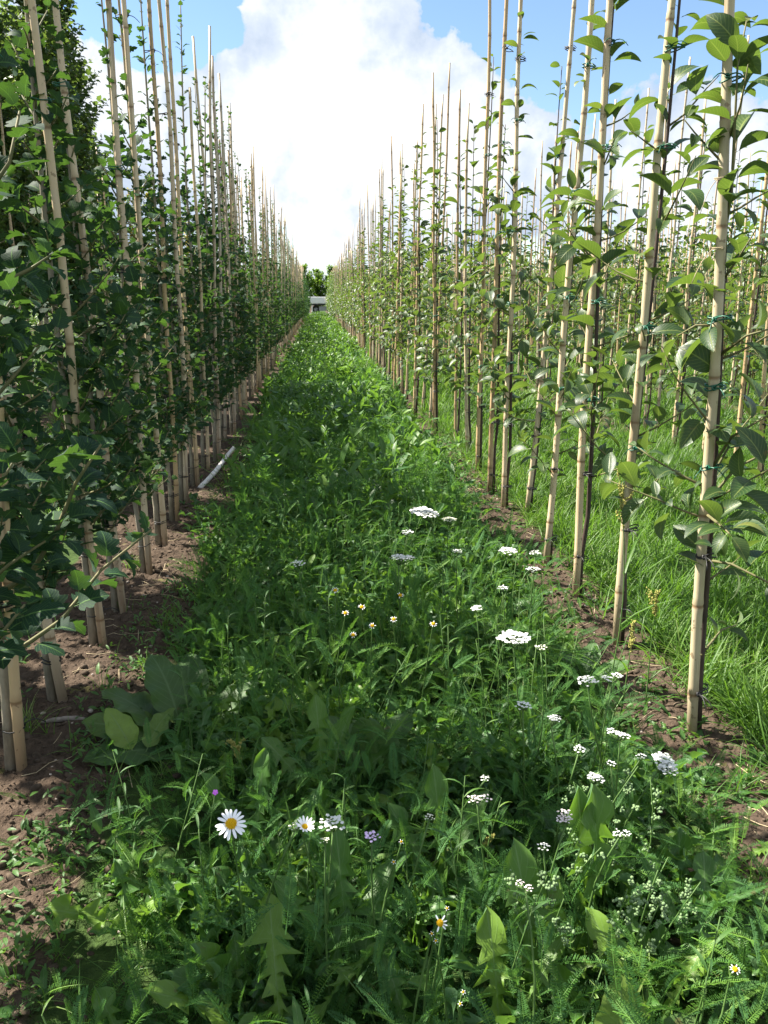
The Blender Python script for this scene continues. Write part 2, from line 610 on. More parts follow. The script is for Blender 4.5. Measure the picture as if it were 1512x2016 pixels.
gx = geo_line(-1.5, 1.75, .0105, -900, 900, 1.1)
gy = geo_line(.8, 5.2, .0115, -200, 1800, 1.055)
GX, GY = np.meshgrid(gx, gy)
GZ = ground_z(GX, GY)
nyg, nxg = GX.shape
ii, jj = np.meshgrid(np.arange(nyg - 1), np.arange(nxg - 1), indexing='ij')
q = ii * nxg + jj
gF = np.stack([q, q + 1, q + nxg + 1, q, q + nxg + 1, q + nxg], -1).reshape(-1, 3)
gmb = MB()
gmb.add(np.stack([GX, GY, GZ], -1).reshape(-1, 3), gF, None, soil_amount(GX).ravel())
g = gmb.build('ground', ground_mat())
tag(g, 'brown crumbly soil strips and green strips of the tree nursery field', None, None, 'structure')

# ------------------------------------------------------------------ world and sun
w = bpy.data.worlds.new('World')
SC.world = w
w.use_nodes = True
nt = w.node_tree
nt.nodes.clear()
sky = N(nt, 'ShaderNodeTexSky', sky_type='NISHITA', sun_disc=False)
sky.sun_elevation = SUN_EL
sky.sun_rotation = SUN_AZ
sky.air_density = 1.0
sky.dust_density = .05
sky.ozone_density = 3.0
bg = N(nt, 'ShaderNodeBackground')
bg.inputs[1].default_value = .06
nt.links.new(sky.outputs[0], bg.inputs[0])
tc = N(nt, 'ShaderNodeTexCoord')
D = tc.outputs['Generated']
sx = N(nt, 'ShaderNodeSeparateXYZ')
nt.links.new(D, sx.inputs[0])
den = mth(nt, 'ADD', mth(nt, 'MAXIMUM', sx.outputs[2], 0.0), .32)
cx = mth(nt, 'DIVIDE', sx.outputs[0], den)
cy = mth(nt, 'DIVIDE', sx.outputs[1], den)
cb = N(nt, 'ShaderNodeCombineXYZ')
nt.links.new(cx, cb.inputs[0])
nt.links.new(cy, cb.inputs[1])
n1 = noise(nt, cb.outputs[0], 2.1, 9, .58)
n2 = noise(nt, D, 8, 8, .6)
n5 = noise(nt, D, 15, 6, .55)
bil = mth(nt, 'ABSOLUTE', mth(nt, 'SUBTRACT', n5, .5))


def blob(px, py, rr, amp):
    d = nrm(ray(px, py))
    v = N(nt, 'ShaderNodeVectorMath', operation='DISTANCE')
    v.inputs[1].default_value = tuple(d)
    nt.links.new(D, v.inputs[0])
    return mth(nt, 'MULTIPLY', mth(nt, 'SUBTRACT', 1.0, mth(nt, 'DIVIDE', v.outputs['Value'], rr), True), amp)


s = None
for b in [(640, 60, .2, 1.2), (620, 230, .2, 1.2), (900, 270, .15, .9), (640, 470, .2, .55), (520, 160, .1, .6), (330, 260, .12, .8),
          (1150, 60, .08, .42), (1270, 330, .13, .85), (1390, 230, .13, .95), (1000, 250, .13, .95), (60, 100, .14, .5), (180, 240, .1, .5), (1060, 470, .22, .5), (300, 430, .2, .6)]:
    bb = blob(*b)
    s = bb if s is None else mth(nt, 'ADD', s, bb)
hole = None
for b in [(390, 40, .13, .9), (1230, 150, .17, .7), (890, 30, .1, .7), (1440, 30, .1, .5), (1090, 190, .1, .45), (300, 60, .12, .5), (1020, 60, .1, .5), (565, 385, .06, .6), (700, 150, .05, .3), (455, 60, .06, .5), (600, 500, .08, .4)]:
    bb = blob(*b)
    hole = bb if hole is None else mth(nt, 'ADD', hole, bb)
# outside the frame the sky is broken cumulus all the way round
view = blob(756, 400, 1.0, 1.0)
gen = mth(nt, 'MULTIPLY', mth(nt, 'SUBTRACT', 1.0, mth(nt, 'MULTIPLY', view, 2.0), True), .62)
s = mth(nt, 'ADD', mth(nt, 'SUBTRACT', mth(nt, 'ADD', s, gen), hole), mth(nt, 'MULTIPLY', mth(nt, 'SUBTRACT', n1, .5), 1.7))
s = mth(nt, 'ADD', s, mth(nt, 'MULTIPLY', mth(nt, 'SUBTRACT', n2, .5), 1.9))
s = mth(nt, 'SUBTRACT', s, mth(nt, 'MULTIPLY', bil, 2.2))
dens = ramp(nt, [(.19, (0, 0, 0)), (.24, (.55, .55, .55)), (.33, (1, 1, 1))], s)
n3 = mth(nt, 'SUBTRACT', mth(nt, 'ADD', noise(nt, D, 5.0, 7, .6), mth(nt, 'MULTIPLY', s, .1)), mth(nt, 'MULTIPLY', bil, .45))
ccol = ramp(nt, [(.4, (.52, .62, .78)), (.53, (.7, .78, .9)), (.63, (.92, .955, 1.0)), (.76, (1, 1, 1))], n3)
cbg = N(nt, 'ShaderNodeBackground')
cbg.inputs[1].default_value = .325
nt.links.new(ccol, cbg.inputs[0])
msh = N(nt, 'ShaderNodeMixShader')
nt.links.new(dens, msh.inputs[0])
nt.links.new(bg.outputs[0], msh.inputs[1])
nt.links.new(cbg.outputs[0], msh.inputs[2])
wo = N(nt, 'ShaderNodeOutputWorld')
nt.links.new(msh.outputs[0], wo.inputs[0])

sl = bpy.data.lights.new('sun', 'SUN')
sl.energy = 5.0
sl.angle = rad(.5)
sl.color = (1, .93, .82)
so = bpy.data.objects.new('sun', sl)
COL.objects.link(so)
sd = Vector((math.sin(SUN_AZ) * math.cos(SUN_EL), math.cos(SUN_AZ) * math.cos(SUN_EL), math.sin(SUN_EL)))
so.rotation_euler = sd.to_track_quat('Z', 'Y').to_euler()
so.location = (-30, 10, 40)
SC.view_settings.view_transform = 'Standard'
SC.view_settings.look = 'None'
SC.view_settings.exposure = 1.85
SC.view_settings.gamma = 1.0
SC.view_settings.use_curve_mapping = False
SC.cycles.max_bounces = 5
SC.cycles.diffuse_bounces = 3
SC.cycles.glossy_bounces = 2
SC.cycles.transmission_bounces = 2
SC.cycles.use_denoising = True

# ------------------------------------------------------------------ ordinals for labels
ONES = ['', 'first', 'second', 'third', 'fourth', 'fifth', 'sixth', 'seventh', 'eighth', 'ninth', 'tenth', 'eleventh', 'twelfth', 'thirteenth', 'fourteenth',
        'fifteenth', 'sixteenth', 'seventeenth', 'eighteenth', 'nineteenth', 'twentieth']


def ordinal(n):
    if n <= 20:
        return ONES[n]
    t = {2: 'twenty', 3: 'thirty', 4: 'forty', 5: 'fifty'}[n // 10]
    return t + '-' + ONES[n % 10] if n % 10 else {2: 'twentieth', 3: 'thirtieth', 4: 'fortieth', 5: 'fiftieth'}[n // 10]


# ------------------------------------------------------------------ bamboo canes
def cane_mesh(seed, L=3.05, n=12, low=False):
    r = np.random.default_rng(seed)
    mb = MB()
    zs, rs, ts = [-.06], [.0138], [1.0]
    z = r.uniform(.08, .2)
    if low:
        zs += [L * .5, L]
        rs += [.0115, .0085]
        ts += [1, 1]
    else:
        while z < L - .05:
            rb = .0138 - .0052 * (z / L)
            zs += [z - .022, z - .006, z - .002, z + .002, z + .006, z + .024]
            rs += [rb, rb + .0012, rb + .0003, rb + .0004, rb + .0013, rb - .0002]
            ts += [1, .8, .15, .1, .75, 1]
            z += r.uniform(.2, .34)
        zs.append(L)
        rs.append(.0085)
        ts.append(1)
    zs = np.array(zs)
    bx, by = r.normal(0, .012, 2)
    P = np.stack([bx * np.sin(zs / L * 3.1) + .004 * np.sin(zs * 5 + seed), by * np.sin(zs / L * 3.1) + .004 * np.cos(zs * 4.1 + seed), zs], -1)
    tube(mb, P, rs, n, np.array(ts))
    return mb.mesh('bamboo_cane', M_CANE)


CANES = [cane_mesh(100 + i, 3.05) for i in range(10)]


def tie_mesh(seed, mat, loops):
    """loops of plastic round cane and stem, a knot and a loose tail; the stem sits at +X * .028"""
    r = np.random.default_rng(seed)
    mb = MB()
    for k in range(loops):
        a = np.linspace(0, 2 * math.pi, 19)
        tilt = r.uniform(-.006, .006)
        P = np.stack([.014 + .027 * np.cos(a), .0152 * np.sin(a), .008 * k + tilt * np.cos(a) + .002 * np.sin(3 * a)], -1)
        tube(mb, P, .0019, 6, cap=False)
    k0 = np.array([-.002, -.0175, .004])
    for j in range(2):
        e = np.array([r.uniform(-.05, .03) if j else r.uniform(.0, .04), -.03 - r.uniform(0, .025), r.uniform(-.035, .01)])
        t = np.linspace(0, 1, 6)[:, None]
        P = k0 + e * t + np.array([0, -.004, .01]) * np.sin(t * 3.1)
        tube(mb, P, np.linspace(.0018, .0011, 6), 5)
    a = np.linspace(0, 2 * math.pi, 7)
    tube(mb, k0 + np.stack([.004 * np.cos(a), .003 * np.sin(a) - .001, .004 * np.sin(a)], -1), .003, 5, cap=False)
    return mb.mesh('tie', mat)


TIEB = [tie_mesh(1, M_TIEB, 2), tie_mesh(2, M_TIEB, 2), tie_mesh(3, M_TIEB, 1)]
TIEG = [tie_mesh(4, M_TIEG, 2), tie_mesh(5, M_TIEG, 1), tie_mesh(6, M_TIEG, 2)]


def twine_mesh():
    mb = MB()
    a = np.linspace(0, 2 * math.pi, 17)
    for k in range(2):
        tube(mb, np.stack([.0146 * np.cos(a), .0146 * np.sin(a), .003 * k + .001 * np.sin(a)], -1), .0011, 4, cap=False)
    t = np.linspace(0, 1, 6)[:, None]
    tube(mb, np.array([-.012, -.008, 0]) + np.array([-.05, -.02, -.07]) * t + np.array([0, 0, .012]) * np.sin(3 * t), .0011, 4)
    return mb.mesh('twine', M_STRAW)


TWINE = twine_mesh()


# ------------------------------------------------------------------ trees
LOB = [lobed(f, b, s) for f, b, s in ((.3, .7, 1), (.15, 1.1, .9), (-.1, .5, 1.05), (.45, .9, 1), (.05, 1.5, .85))]
LOBL = [lobed_low(.25, .8), lobed_low(-.1, 1.1), lobed_low(.4, .6)]
OVL = [oval(8, f, b, w_) for f, b, w_ in ((.45, .8, .27), (.2, 1.4, .25), (.7, .6, .27), (.3, 1.0, .23), (.1, 1.8, .26), (.55, .3, .24))]
OVLL = [oval(4, .4, .8), oval(4, .2, 1.3), oval(4, .6, .5)]
DIA = [leaf([0, .5, 1], [.03, .27, .01], .35, .8), leaf([0, .45, 1], [.03, .3, .01], .1, 1.2)]


def branch_path(p0, az, el, L, r, n=5, curl=.35):
    d = np.array([math.cos(az) * math.cos(el), math.sin(az) * math.cos(el), math.sin(el)])
    P = [np.array(p0, float)]
    for i in range(n - 1):
        d = nrm(d + np.array([0, 0, curl * .25]) + r.normal(0, .07, 3))
        P.append(P[-1] + d * L / (n - 1))
    return np.array(P)


def path_at(P, t):
    k = (len(P) - 1) * np.asarray(t)
    i = np.clip(np.floor(k).astype(int), 0, len(P) - 2)
    f = (k - i)[:, None]
    return P[i] * (1 - f) + P[i + 1] * f, nrm(P[i + 1] - P[i])


class Tree:
    def __init__(s):
        s.wood, s.lv = MB(), [[], [], [], [], []]

    def leaves_on(s, P, step, size, r, t0=.1, spread=1.0, up=.25, sizevar=.25, tintc=.4):
        L = np.linalg.norm(np.diff(P, axis=0), axis=1).sum()
        n = max(2, int(L / step))
        t = np.clip(np.linspace(t0, 1, n) + r.normal(0, .02, n), 0, 1)
        p, d = path_at(P, t)
        a = np.arange(n) * 2.4 + r.uniform(0, 6.3) + r.normal(0, .4, n)
        ref = np.tile([0.12, 0.07, 1.0], (n, 1)) if abs(d[0][2]) < .8 else np.tile([1.0, .2, 0.05], (n, 1))
        x = nrm(np.cross(d, ref))
        y = np.cross(d, x)
        out = x * np.cos(a)[:, None] + y * np.sin(a)[:, None]
        yd = nrm(out * spread + d * .5 + np.array([0, 0, up]) + r.normal(0, .22, (n, 3)))
        upv = nrm(np.array([0, 0, 1.0]) + r.normal(0, .38, (n, 3)) + d * .2)
        sc = size * (1 + r.uniform(-sizevar, sizevar, n)) * np.where(t > .9, .7, 1)
        ti = np.clip(tintc + r.normal(0, .17, n) + np.where(t > .86, .3, 0), 0, 1)
        for q, v in zip(s.lv, (p, yd, upv, sc, ti)):
            q.append(v)

    def crown(s, tpls, r):
        mb = MB()
        scatter_mix(mb, tpls, np.concatenate(s.lv[0]), np.concatenate(s.lv[1]), np.concatenate(s.lv[2]), np.concatenate(s.lv[3]), np.concatenate(s.lv[4]), r)
        return mb


def lobed_tree(seed, extra=()):
    r = np.random.default_rng(seed)
    T = Tree()
    Ht = r.uniform(2.45, 2.95)
    z = np.linspace(0, Ht, 16)
    P = np.stack([.012 * np.sin(z * 2.3 + seed) * (z > .3), .012 * np.cos(z * 1.9 + seed) * (z > .3), z], -1)
    P[:, :2] -= P[0, :2]
    tube(T.wood, P, np.interp(z, [0, .06, .2, Ht], [.017, .0145, .0125, .003]), 8)
    nb = 44
    for i in range(nb):
        zz = .36 + 1.5 * ((i + r.uniform(0, 1)) / nb) ** 1.35
        p0 = path_at(P, np.array([zz / Ht]))[0][0]
        az = i * 2.4 + r.normal(0, .5)
        L = np.interp(zz, [.35, .7, 1.2, 1.6, 1.9], [.31, .4, .3, .2, .1]) * r.uniform(.5, 1.25) * (1 - .6 * max(0.0, math.cos(az + .5)))
        B = branch_path(p0, az, r.uniform(.25, .95), L, r)
        tube(T.wood, B, np.linspace(.0042, .0014, len(B)), 5, m=1)
        T.leaves_on(B, .021, .053, r, .1, tintc=.33)
        if L > .3 and r.random() < .6:
            k = r.integers(1, 3)
            B2 = branch_path(B[k], r.uniform(0, 6.3), r.uniform(.2, .9), L * .5, r, 4)
            tube(T.wood, B2, np.linspace(.0025, .0011, len(B2)), 4, m=1)
            T.leaves_on(B2, .02, .05, r, .12, tintc=.36)
    T.leaves_on(P, .034, .042, r, .3, spread=.9, tintc=.42)
    for B, st, sz in extra:
        tube(T.wood, B, np.linspace(.006, .002, len(B)), 6, m=1)
        T.leaves_on(np.asarray(B), st, sz * .88, r, .2, tintc=.24)
    return T, r


def oval_tree(seed, extra=(), lean=0.0):
    r = np.random.default_rng(seed)
    T = Tree()
    Ht = r.uniform(2.2, 2.75)
    z = np.linspace(0, Ht, 16)
    P = np.stack([.014 * np.sin(z * 2.1 + seed) * (z > .3), .014 * np.cos(z * 1.7 + seed) * (z > .3), z], -1)
    P[:, :2] -= P[0, :2]
    P[:, 0] += math.tan(lean) * z
    tube(T.wood, P, np.interp(z, [0, .06, .3, Ht], [.0135, .0105, .0092, .0022]), 7)
    nb = 12
    for i in range(nb):
        zz = .42 + 1.35 * (i + r.uniform(0, 1)) / nb
        p0 = path_at(P, np.array([zz / Ht]))[0][0]
        L = np.interp(zz, [.4, .8, 1.4, 1.8], [.24, .31, .26, .12]) * r.uniform(.45, 1.2)
        B = branch_path(p0, i * 2.4 + r.normal(0, .5), r.uniform(.2, .85), L, r)
        tube(T.wood, B, np.linspace(.0036, .0014, len(B)), 5, m=1)
        T.leaves_on(B, .032, .085, r, .2, up=-.08, sizevar=.45, tintc=.38)
    T.leaves_on(P, .045, .086, r, .2, spread=1.0, up=-.05, sizevar=.45, tintc=.4)
    for B, st, sz in extra:
        tube(T.wood, B, np.linspace(.0045, .0016, len(B)), 6, m=1)
        T.leaves_on(np.asarray(B), st, sz, r, .2, up=.05, tintc=.45)
    return T, r


def tree_meshes(T, r, tpls, leafmat, wood_mats):
    return T.wood.mesh('trunk', wood_mats), T.crown(tpls, r).mesh('crown', leafmat)


LT, RT = [], []
for i in range(8):
    T, r = lobed_tree(200 + i)
    LT.append(tree_meshes(T, r, LOB, M_LOBED, [M_BARKL, M_TWIG]))
for i in range(8):
    T, r = oval_tree(300 + i)
    RT.append(tree_meshes(T, r, OVL, M_OVAL, [M_BARKR, M_TWIG]))


def joined(pair, name):
    """trunk and crown of one tree in a single mesh, for copies too small to show parts"""
    mb = MB()
    for me, off in ((pair[0], 0), (pair[1], 2)):
        nv, nf = len(me.vertices), len(me.polygons)
        co = np.empty(nv * 3, np.float32)
        me.vertices.foreach_get('co', co)
        f = np.empty(nf * 3, np.int32)
        me.loops.foreach_get('vertex_index', f)
        ti = np.empty(nv, np.float32)
        me.attributes['tint'].data.foreach_get('value', ti)
        mi = np.empty(nf, np.int32)
        me.polygons.foreach_get('material_index', mi)
        uv = np.empty(nf * 6, np.float32)
        me.uv_layers[0].data.foreach_get('uv', uv)
        U = np.zeros((nv, 2))
        U[f] = uv.reshape(-1, 2)
        mb.add(co.reshape(-1, 3), f.reshape(-1, 3), U, ti)
        mb.M[-1] = mi + off
    return mb.mesh(name, [*pair[0].materials, pair[1].materials[0]])


LTJ = [joined(p, 'lobed_leaf_tree') for p in LT[:6]]
RTJ = [joined(p, 'oval_leaf_tree') for p in RT[:6]]

GRP_LC, GRP_RC = 'bamboo canes of the left row', 'bamboo canes of the right row'
GRP_LT, GRP_RT = 'young lobed-leaf trees of the left row', 'young oval-leaf trees of the right rows'


def place_cane(base, lean, k, label, group, ties, side, rot=None, zs=1.0, dz=0.0):
    o = thing('bamboo_cane', (base[0], base[1], float(ground_z(base[0], base[1])) - .01 + dz), label, 'cane', group, data=CANES[k % len(CANES)])
    o.rotation_mode = 'ZYX'
    o.rotation_euler = (-lean[1], lean[0], R.uniform(0, 6.28) if rot is None else rot)
    th_ = R.uniform(.86, 1.1) if base[1] > 3.3 else R.uniform(1.0, 1.12)
    o.scale = (th_, th_, zs)
    zrot = o.rotation_euler[2]
    for z, kind in ties:
        me = (TIEB if kind == 'b' else TIEG)[R.integers(0, 3)] if kind != 't' else TWINE
        t = link('tie' if kind != 't' else 'twine', me, o)
        t.location = (0, 0, z)
        t.rotation_euler = (0, 0, -zrot + (0 if side > 0 else math.pi) + R.normal(0, .15))
    return o


def place_tree(base, lean, meshes, label, cat, group, name, rot, scale=1.0):
    o = thing(name, (base[0], base[1], float(ground_z(base[0], base[1])) - .015), label, cat, group)
    o.rotation_mode = 'ZYX'
    o.rotation_euler = (-lean[1], lean[0], rot)
    o.scale = (scale,) * 3
    link('trunk', meshes[0], o)
    link('crown', meshes[1], o)
    return o


def lean_from(base_px, top_px):
    b = at_z(*base_px)
    t = at_y(*top_px, b[1])
    return b, math.atan2(t[0] - b[0], t[2])


TREEL_LOOK = 'young tree with dark lobed leaves'
TREER_LOOK = 'young tree with glossy oval leaves'

# --- left row: measured canes first, then the regular row
left_px = [((46, 1527), (0, 960)), ((125, 1398), (7, 670)), ((203, 1283), (80, 0)), ((244, 1212), (110, 0)), ((296, 1137), (208, 0)),
           ((325, 1082), (244, 0)), ((350, 1032), (298, 0)), ((369, 1000), (309, 0)), ((390, 966), (332, 0)), ((410, 934), (367, 0))]
left_pos = [lean_from(b, t) for b, t in left_px]
y = left_pos[-1][0][1]
while y < 46 and len(left_pos) < 100:
    y += .42 + R.normal(0, .03)
    left_pos.append((np.array([XL + R.normal(0, .03), y, 0]), R.normal(.0, .02)))
for i, (b, lx) in enumerate(left_pos):
    n = i + 1
    ly = R.normal(0, .012) if i > 1 else .01
    far = n > 30
    lab = ('thin bamboo cane in the far crowded end of the left row' if far else
           f'bamboo cane tied to the {ordinal(n)} lobed-leaf tree in view along the left row')
    ties = []
    if b[1] < 9:
        ties = [(R.uniform(.1, .16), 'b'), (R.uniform(.3, .42), 'b'), (R.uniform(.6, .75), 'b'), (R.uniform(1.1, 1.3), 'b'), (R.uniform(1.5, 1.7), 'g'), (R.uniform(2.0, 2.3), 'b')]
    elif b[1] < 16:
        ties = [(R.uniform(.1, .2), 'b'), (R.uniform(.5, .7), 'b')]
    place_cane(b, (lx, ly), i, lab, GRP_LC, ties, -1, zs=R.choice([R.uniform(.8, .9), R.uniform(.92, 1.08), R.uniform(.95, 1.04)]) if i > 5 else 1.12)
    tb = b + np.array([-.032, .012, 0])
    lab = ('young lobed-leaf tree in the far end of the left row' if far else
           f'{ordinal(n)} {TREEL_LOOK} in view along the left row')
    sc = R.uniform(.92, 1.06)
    rot = R.normal(0, .45)
    if b[1] > 18:
        o = thing('lobed_leaf_tree', (tb[0], tb[1], -.01), lab, 'tree', GRP_LT, rot, LTJ[i % 6])
        o.scale = (sc,) * 3
    else:
        place_tree(tb, (lx * .8, ly), LT[i % 8], lab, 'tree', GRP_LT, 'lobed_leaf_tree', rot, sc)

# the tree just outside the left edge whose branches reach into the picture
hb = np.array([-.86, 1.42, 0])


def rel(px, py, d):
    return at_d(px, py, d) - hb


ex = []
for pts, st, sz in [(((-120, 1250, 1.5), (60, 1140, 1.5), (110, 1060, 1.48), (150, 960, 1.45), (200, 885, 1.42)), .026, .072),
                    (((-200, 1500, 1.5), (20, 1300, 1.55), (120, 1230, 1.6), (200, 1130, 1.66), (300, 1050, 1.7)), .028, .066),
                    (((-150, 700, 1.5), (0, 570, 1.5), (60, 540, 1.5), (105, 510, 1.5)), .026, .06),
                    (((-150, 480, 1.45), (-40, 420, 1.4), (20, 330, 1.4), (40, 230, 1.4)), .032, .066),
                    (((-200, 1400, 1.4), (-60, 1330, 1.35), (10, 1250, 1.35), (50, 1200, 1.35)), .024, .07),
                    (((-200, 1300, 1.45), (-60, 1190, 1.45), (20, 1120, 1.45), (90, 1075, 1.45)), .024, .07),
                    (((-200, 1000, 1.5), (-60, 850, 1.5), (20, 760, 1.5), (80, 690, 1.5)), .024, .062),
                    (((-200, 880, 1.5), (-60, 720, 1.45), (0, 640, 1.45), (30, 590, 1.45)), .024, .062),
                    (((-200, 1150, 1.4), (-80, 1050, 1.35), (-10, 980, 1.35), (40, 900, 1.35)), .026, .072)]:
    B = np.array([rel(*p) for p in pts])
    ex.append((B, st, sz))
T, r = lobed_tree(277, ex)
mm = tree_meshes(T, r, LOB, M_LOBED, [M_BARKL, M_TWIG])
place_tree(hb, (0, 0), mm, 'nearest lobed-leaf tree, whose leafy branches poke in past the left edge', 'tree', GRP_LT, 'lobed_leaf_tree', 0)

# --- right row
right_px = [((1362, 1455), (1431, 0)), ((1212, 1278), (1338, 0)), ((1130, 1197), (1210, 0)), ((1073, 1130), (1162, 0)), ((1037, 1020), (1122, 0)),
            ((990, 1011), (1027, 0)), ((965, 978), (997, 0)), ((940, 936), (962, 0)), ((921, 905), (922, 0)), ((897, 880), (905, 0))]
right_pos = [lean_from(b, t) for b, t in right_px]
y = right_pos[-1][0][1]
while y < 46 and len(right_pos) < 98:
    y += .43 + R.normal(0, .04)
    right_pos.append((np.array([XR + R.normal(0, .035), y, 0]), R.normal(.004, .02)))


def hero_right():
    """side shoots of the nearest right tree, from where they show in the photograph"""
    b = right_pos[0][0] + np.array([.021, .014, 0])

    def q(px, py, dy=0.0):
        return at_y(px, py, b[1] + dy) - b
    sh = [([q(1395, 930), q(1440, 860, -.05), q(1490, 830, -.1), q(1560, 790, -.12)], .04, .085),
          ([q(1390, 990), q(1450, 920, .03), q(1530, 880, .05), q(1600, 850, .05)], .045, .08),
          ([q(1388, 1010), q(1420, 1035, -.15), q(1436, 1050, -.25)], .02, .085),
          ([q(1380, 1100), q(1440, 1110, -.1), q(1520, 1150, -.15), q(1570, 1180, -.2)], .04, .09),
          ([q(1392, 960), q(1340, 935, .05), q(1290, 905, .08), q(1255, 880, .1)], .03, .07),
          ([q(1425, 470), q(1440, 380, -.03), q(1446, 260, -.05), q(1452, 130, -.06), q(1470, 40, -.06)], .035, .105),
          ([q(1380, 1290), q(1420, 1240, .05), q(1450, 1230, .08)], .03, .06),
          ([q(1415, 700), q(1470, 660, -.1), q(1540, 640, -.15)], .035, .09),
          ([q(1412, 640), q(1370, 640, .0), q(1335, 660, .05)], .03, .085)]
    return [(np.array(p), st, sz) for p, st, sz in sh]


Th, rh = oval_tree(377, hero_right(), right_pos[0][1])
hero_m = tree_meshes(Th, rh, OVL, M_OVAL, [M_BARKR, M_TWIG])
for i, (b, lx) in enumerate(right_pos):
    n = i + 1
    ly = R.normal(0, .012)
    far = n > 30
    lab = ('thin bamboo cane in the far crowded end of the right row' if far else
           f'bamboo cane tied to the {ordinal(n)} oval-leaf tree in view along the right row')
    if n == 1:
        lab = 'thick pale bamboo cane with bright green ties, nearest in the right row'
    ties = []
    if i == 0:
        ties = [(.12, 'b'), (.475, 'b'), (.69, 'g'), (.87, 'g'), (1.02, 'g'), (1.17, 't'), (1.31, 't'), (1.50, 'g'), (1.83, 'g')]
    elif b[1] < 9:
        ties = [(R.uniform(.1, .16), 'b'), (R.uniform(.36, .46), 'b'), (R.uniform(.6, .75), 'g'), (R.uniform(.95, 1.1), 'g'), (R.uniform(1.3, 1.5), 'g'), (R.uniform(1.7, 1.9), 'g'), (R.uniform(2.1, 2.3), 'b')]
    elif b[1] < 16:
        ties = [(R.uniform(.1, .2), 'b'), (R.uniform(.4, .6), 'b'), (R.uniform(1, 1.2), 'g')]
    place_cane(b, (lx, ly), i + 3, lab, GRP_RC, ties, 1, zs=R.choice([R.uniform(.8, .9), R.uniform(.92, 1.08), R.uniform(.95, 1.04)]) if i > 7 else 1.12)
    tb = b + np.array([.021, .014, 0])
    lab = ('young oval-leaf tree in the far end of the right row' if far else
           f'{ordinal(n)} {TREER_LOOK} in view along the right row')
    sc = R.uniform(.92, 1.08)
    rot = R.uniform(0, 6.28)
    if i == 0:
        place_tree(tb, (0, 0), hero_m, 'nearest oval-leaf tree, big glossy leaves beside the pale cane with green ties', 'tree', GRP_RT, 'oval_leaf_tree', 0)
    elif b[1] > 18:
        o = thing('oval_leaf_tree', (tb[0], tb[1], -.01), lab, 'tree', GRP_RT, rot, RTJ[i % 6])
        o.scale = (sc,) * 3
    else:
        place_tree(tb, (lx * .8, ly), RT[i % 8], lab, 'tree', GRP_RT, 'oval_leaf_tree', rot, sc)

# --- further right rows: nearest trees one by one
rest_r, rest_c = [], []
words = {1: 'second', 2: 'third', 3: 'fourth'}
for k in range(1, 15):
    x = XR + ROW * k
    ys = []
    y = x * 1.35 + R.uniform(0, .4)
    n = 0
    while y < 80:
        y += (.44 if k < 9 else .6) + R.normal(0, .04)
        n += 1
        b = np.array([x + R.normal(0, .035), y, 0])
        lean = (R.normal(.0, .016), R.normal(0, .014))
        if (k == 1 and n <= 48) or (k == 2 and n <= 28):
            far = n > (16 if k == 1 else 8)
            lab = (f'slim bamboo cane in the far part of the {words[k]} right row' if far else
                   f'slim bamboo cane of the {words[k]} right row, {ordinal(n)} from the right edge')
            place_cane(b, lean, n * 7 + k, lab, f'bamboo canes of the {words[k]} right row', [(.15, 'b'), (.45, 'b'), (.9, 'g'), (1.5, 'g')] if n < 12 and k == 1 else [], 1, zs=R.uniform(.86, 1.02))
            lab = (f'oval-leaf tree in the far part of the {words[k]} right row' if far else
                   f'sparse oval-leaf tree of the {words[k]} right row, {ordinal(n)} from the right edge')
            tb = b + np.array([.028, .01, 0])
            if n < 12 and k == 1:
                place_tree(tb, lean, RT[(n * 3) % 8], lab, 'tree', GRP_RT, 'oval_leaf_tree', R.uniform(0, 6.28), R.uniform(.85, 1.03))
            else:
                o = thing('oval_leaf_tree', (tb[0], tb[1], -.01), lab, 'tree', GRP_RT, R.uniform(0, 6.28), RTJ[n % 6])
                o.scale = (R.uniform(.85, 1.03),) * 3
        else:
            rest_r.append(b)
            rest_c.append((b, lean))
# the tail ends of the two front rows
tail_r = []
y = right_pos[-1][0][1]
while y < 58:
    y += .43
    tail_r.append(np.array([XR + R.normal(0, .04), y, 0]))
    rest_c.append((tail_r[-1], (R.normal(0, .012), 0)))
rest_l = []
y = left_pos[-1][0][1]
while y < 58:
    y += .42
    rest_l.append(np.array([XL + R.normal(0, .04), y, 0]))
    rest_c.append((rest_l[-1], (R.normal(0, .012), 0)))


def far_trees(name, pos, tpls, mat, label, n, zlo, zhi, spread, size, r, hz=(2.2, 2.8)):
    pos = np.array(pos)
    K = len(pos)
    u = r.random((K, n))
    ht = r.uniform(hz[0], hz[1], K)[:, None]
    z = zlo + (ht - zlo) * u ** 1.25
    rad_ = spread * r.random((K, n)) ** .6 * np.interp(z, [zlo, .9, 1.6, 2.8], [.5, 1, .8, .15])
    a = r.uniform(0, 6.283, (K, n))
    P = np.stack([pos[:, None, 0] + rad_ * np.cos(a), pos[:, None, 1] + rad_ * np.sin(a), z], -1).reshape(-1, 3)
    m = K * n
    yd = nrm(np.stack([np.cos(a), np.sin(a), r.normal(.0, .4, (K, n))], -1).reshape(-1, 3) + r.normal(0, .4, (m, 3)))
    mb = MB()
    scatter_mix(mb, tpls, P, yd, nrm(np.array([0, 0, 1.]) + r.normal(0, .5, (m, 3))), size * r.uniform(.7, 1.3, m), np.clip(r.normal(.45, .2, m), 0, 1), r)
    o = mb.build(name, mat)
    return tag(o, label, None, None, 'stuff')


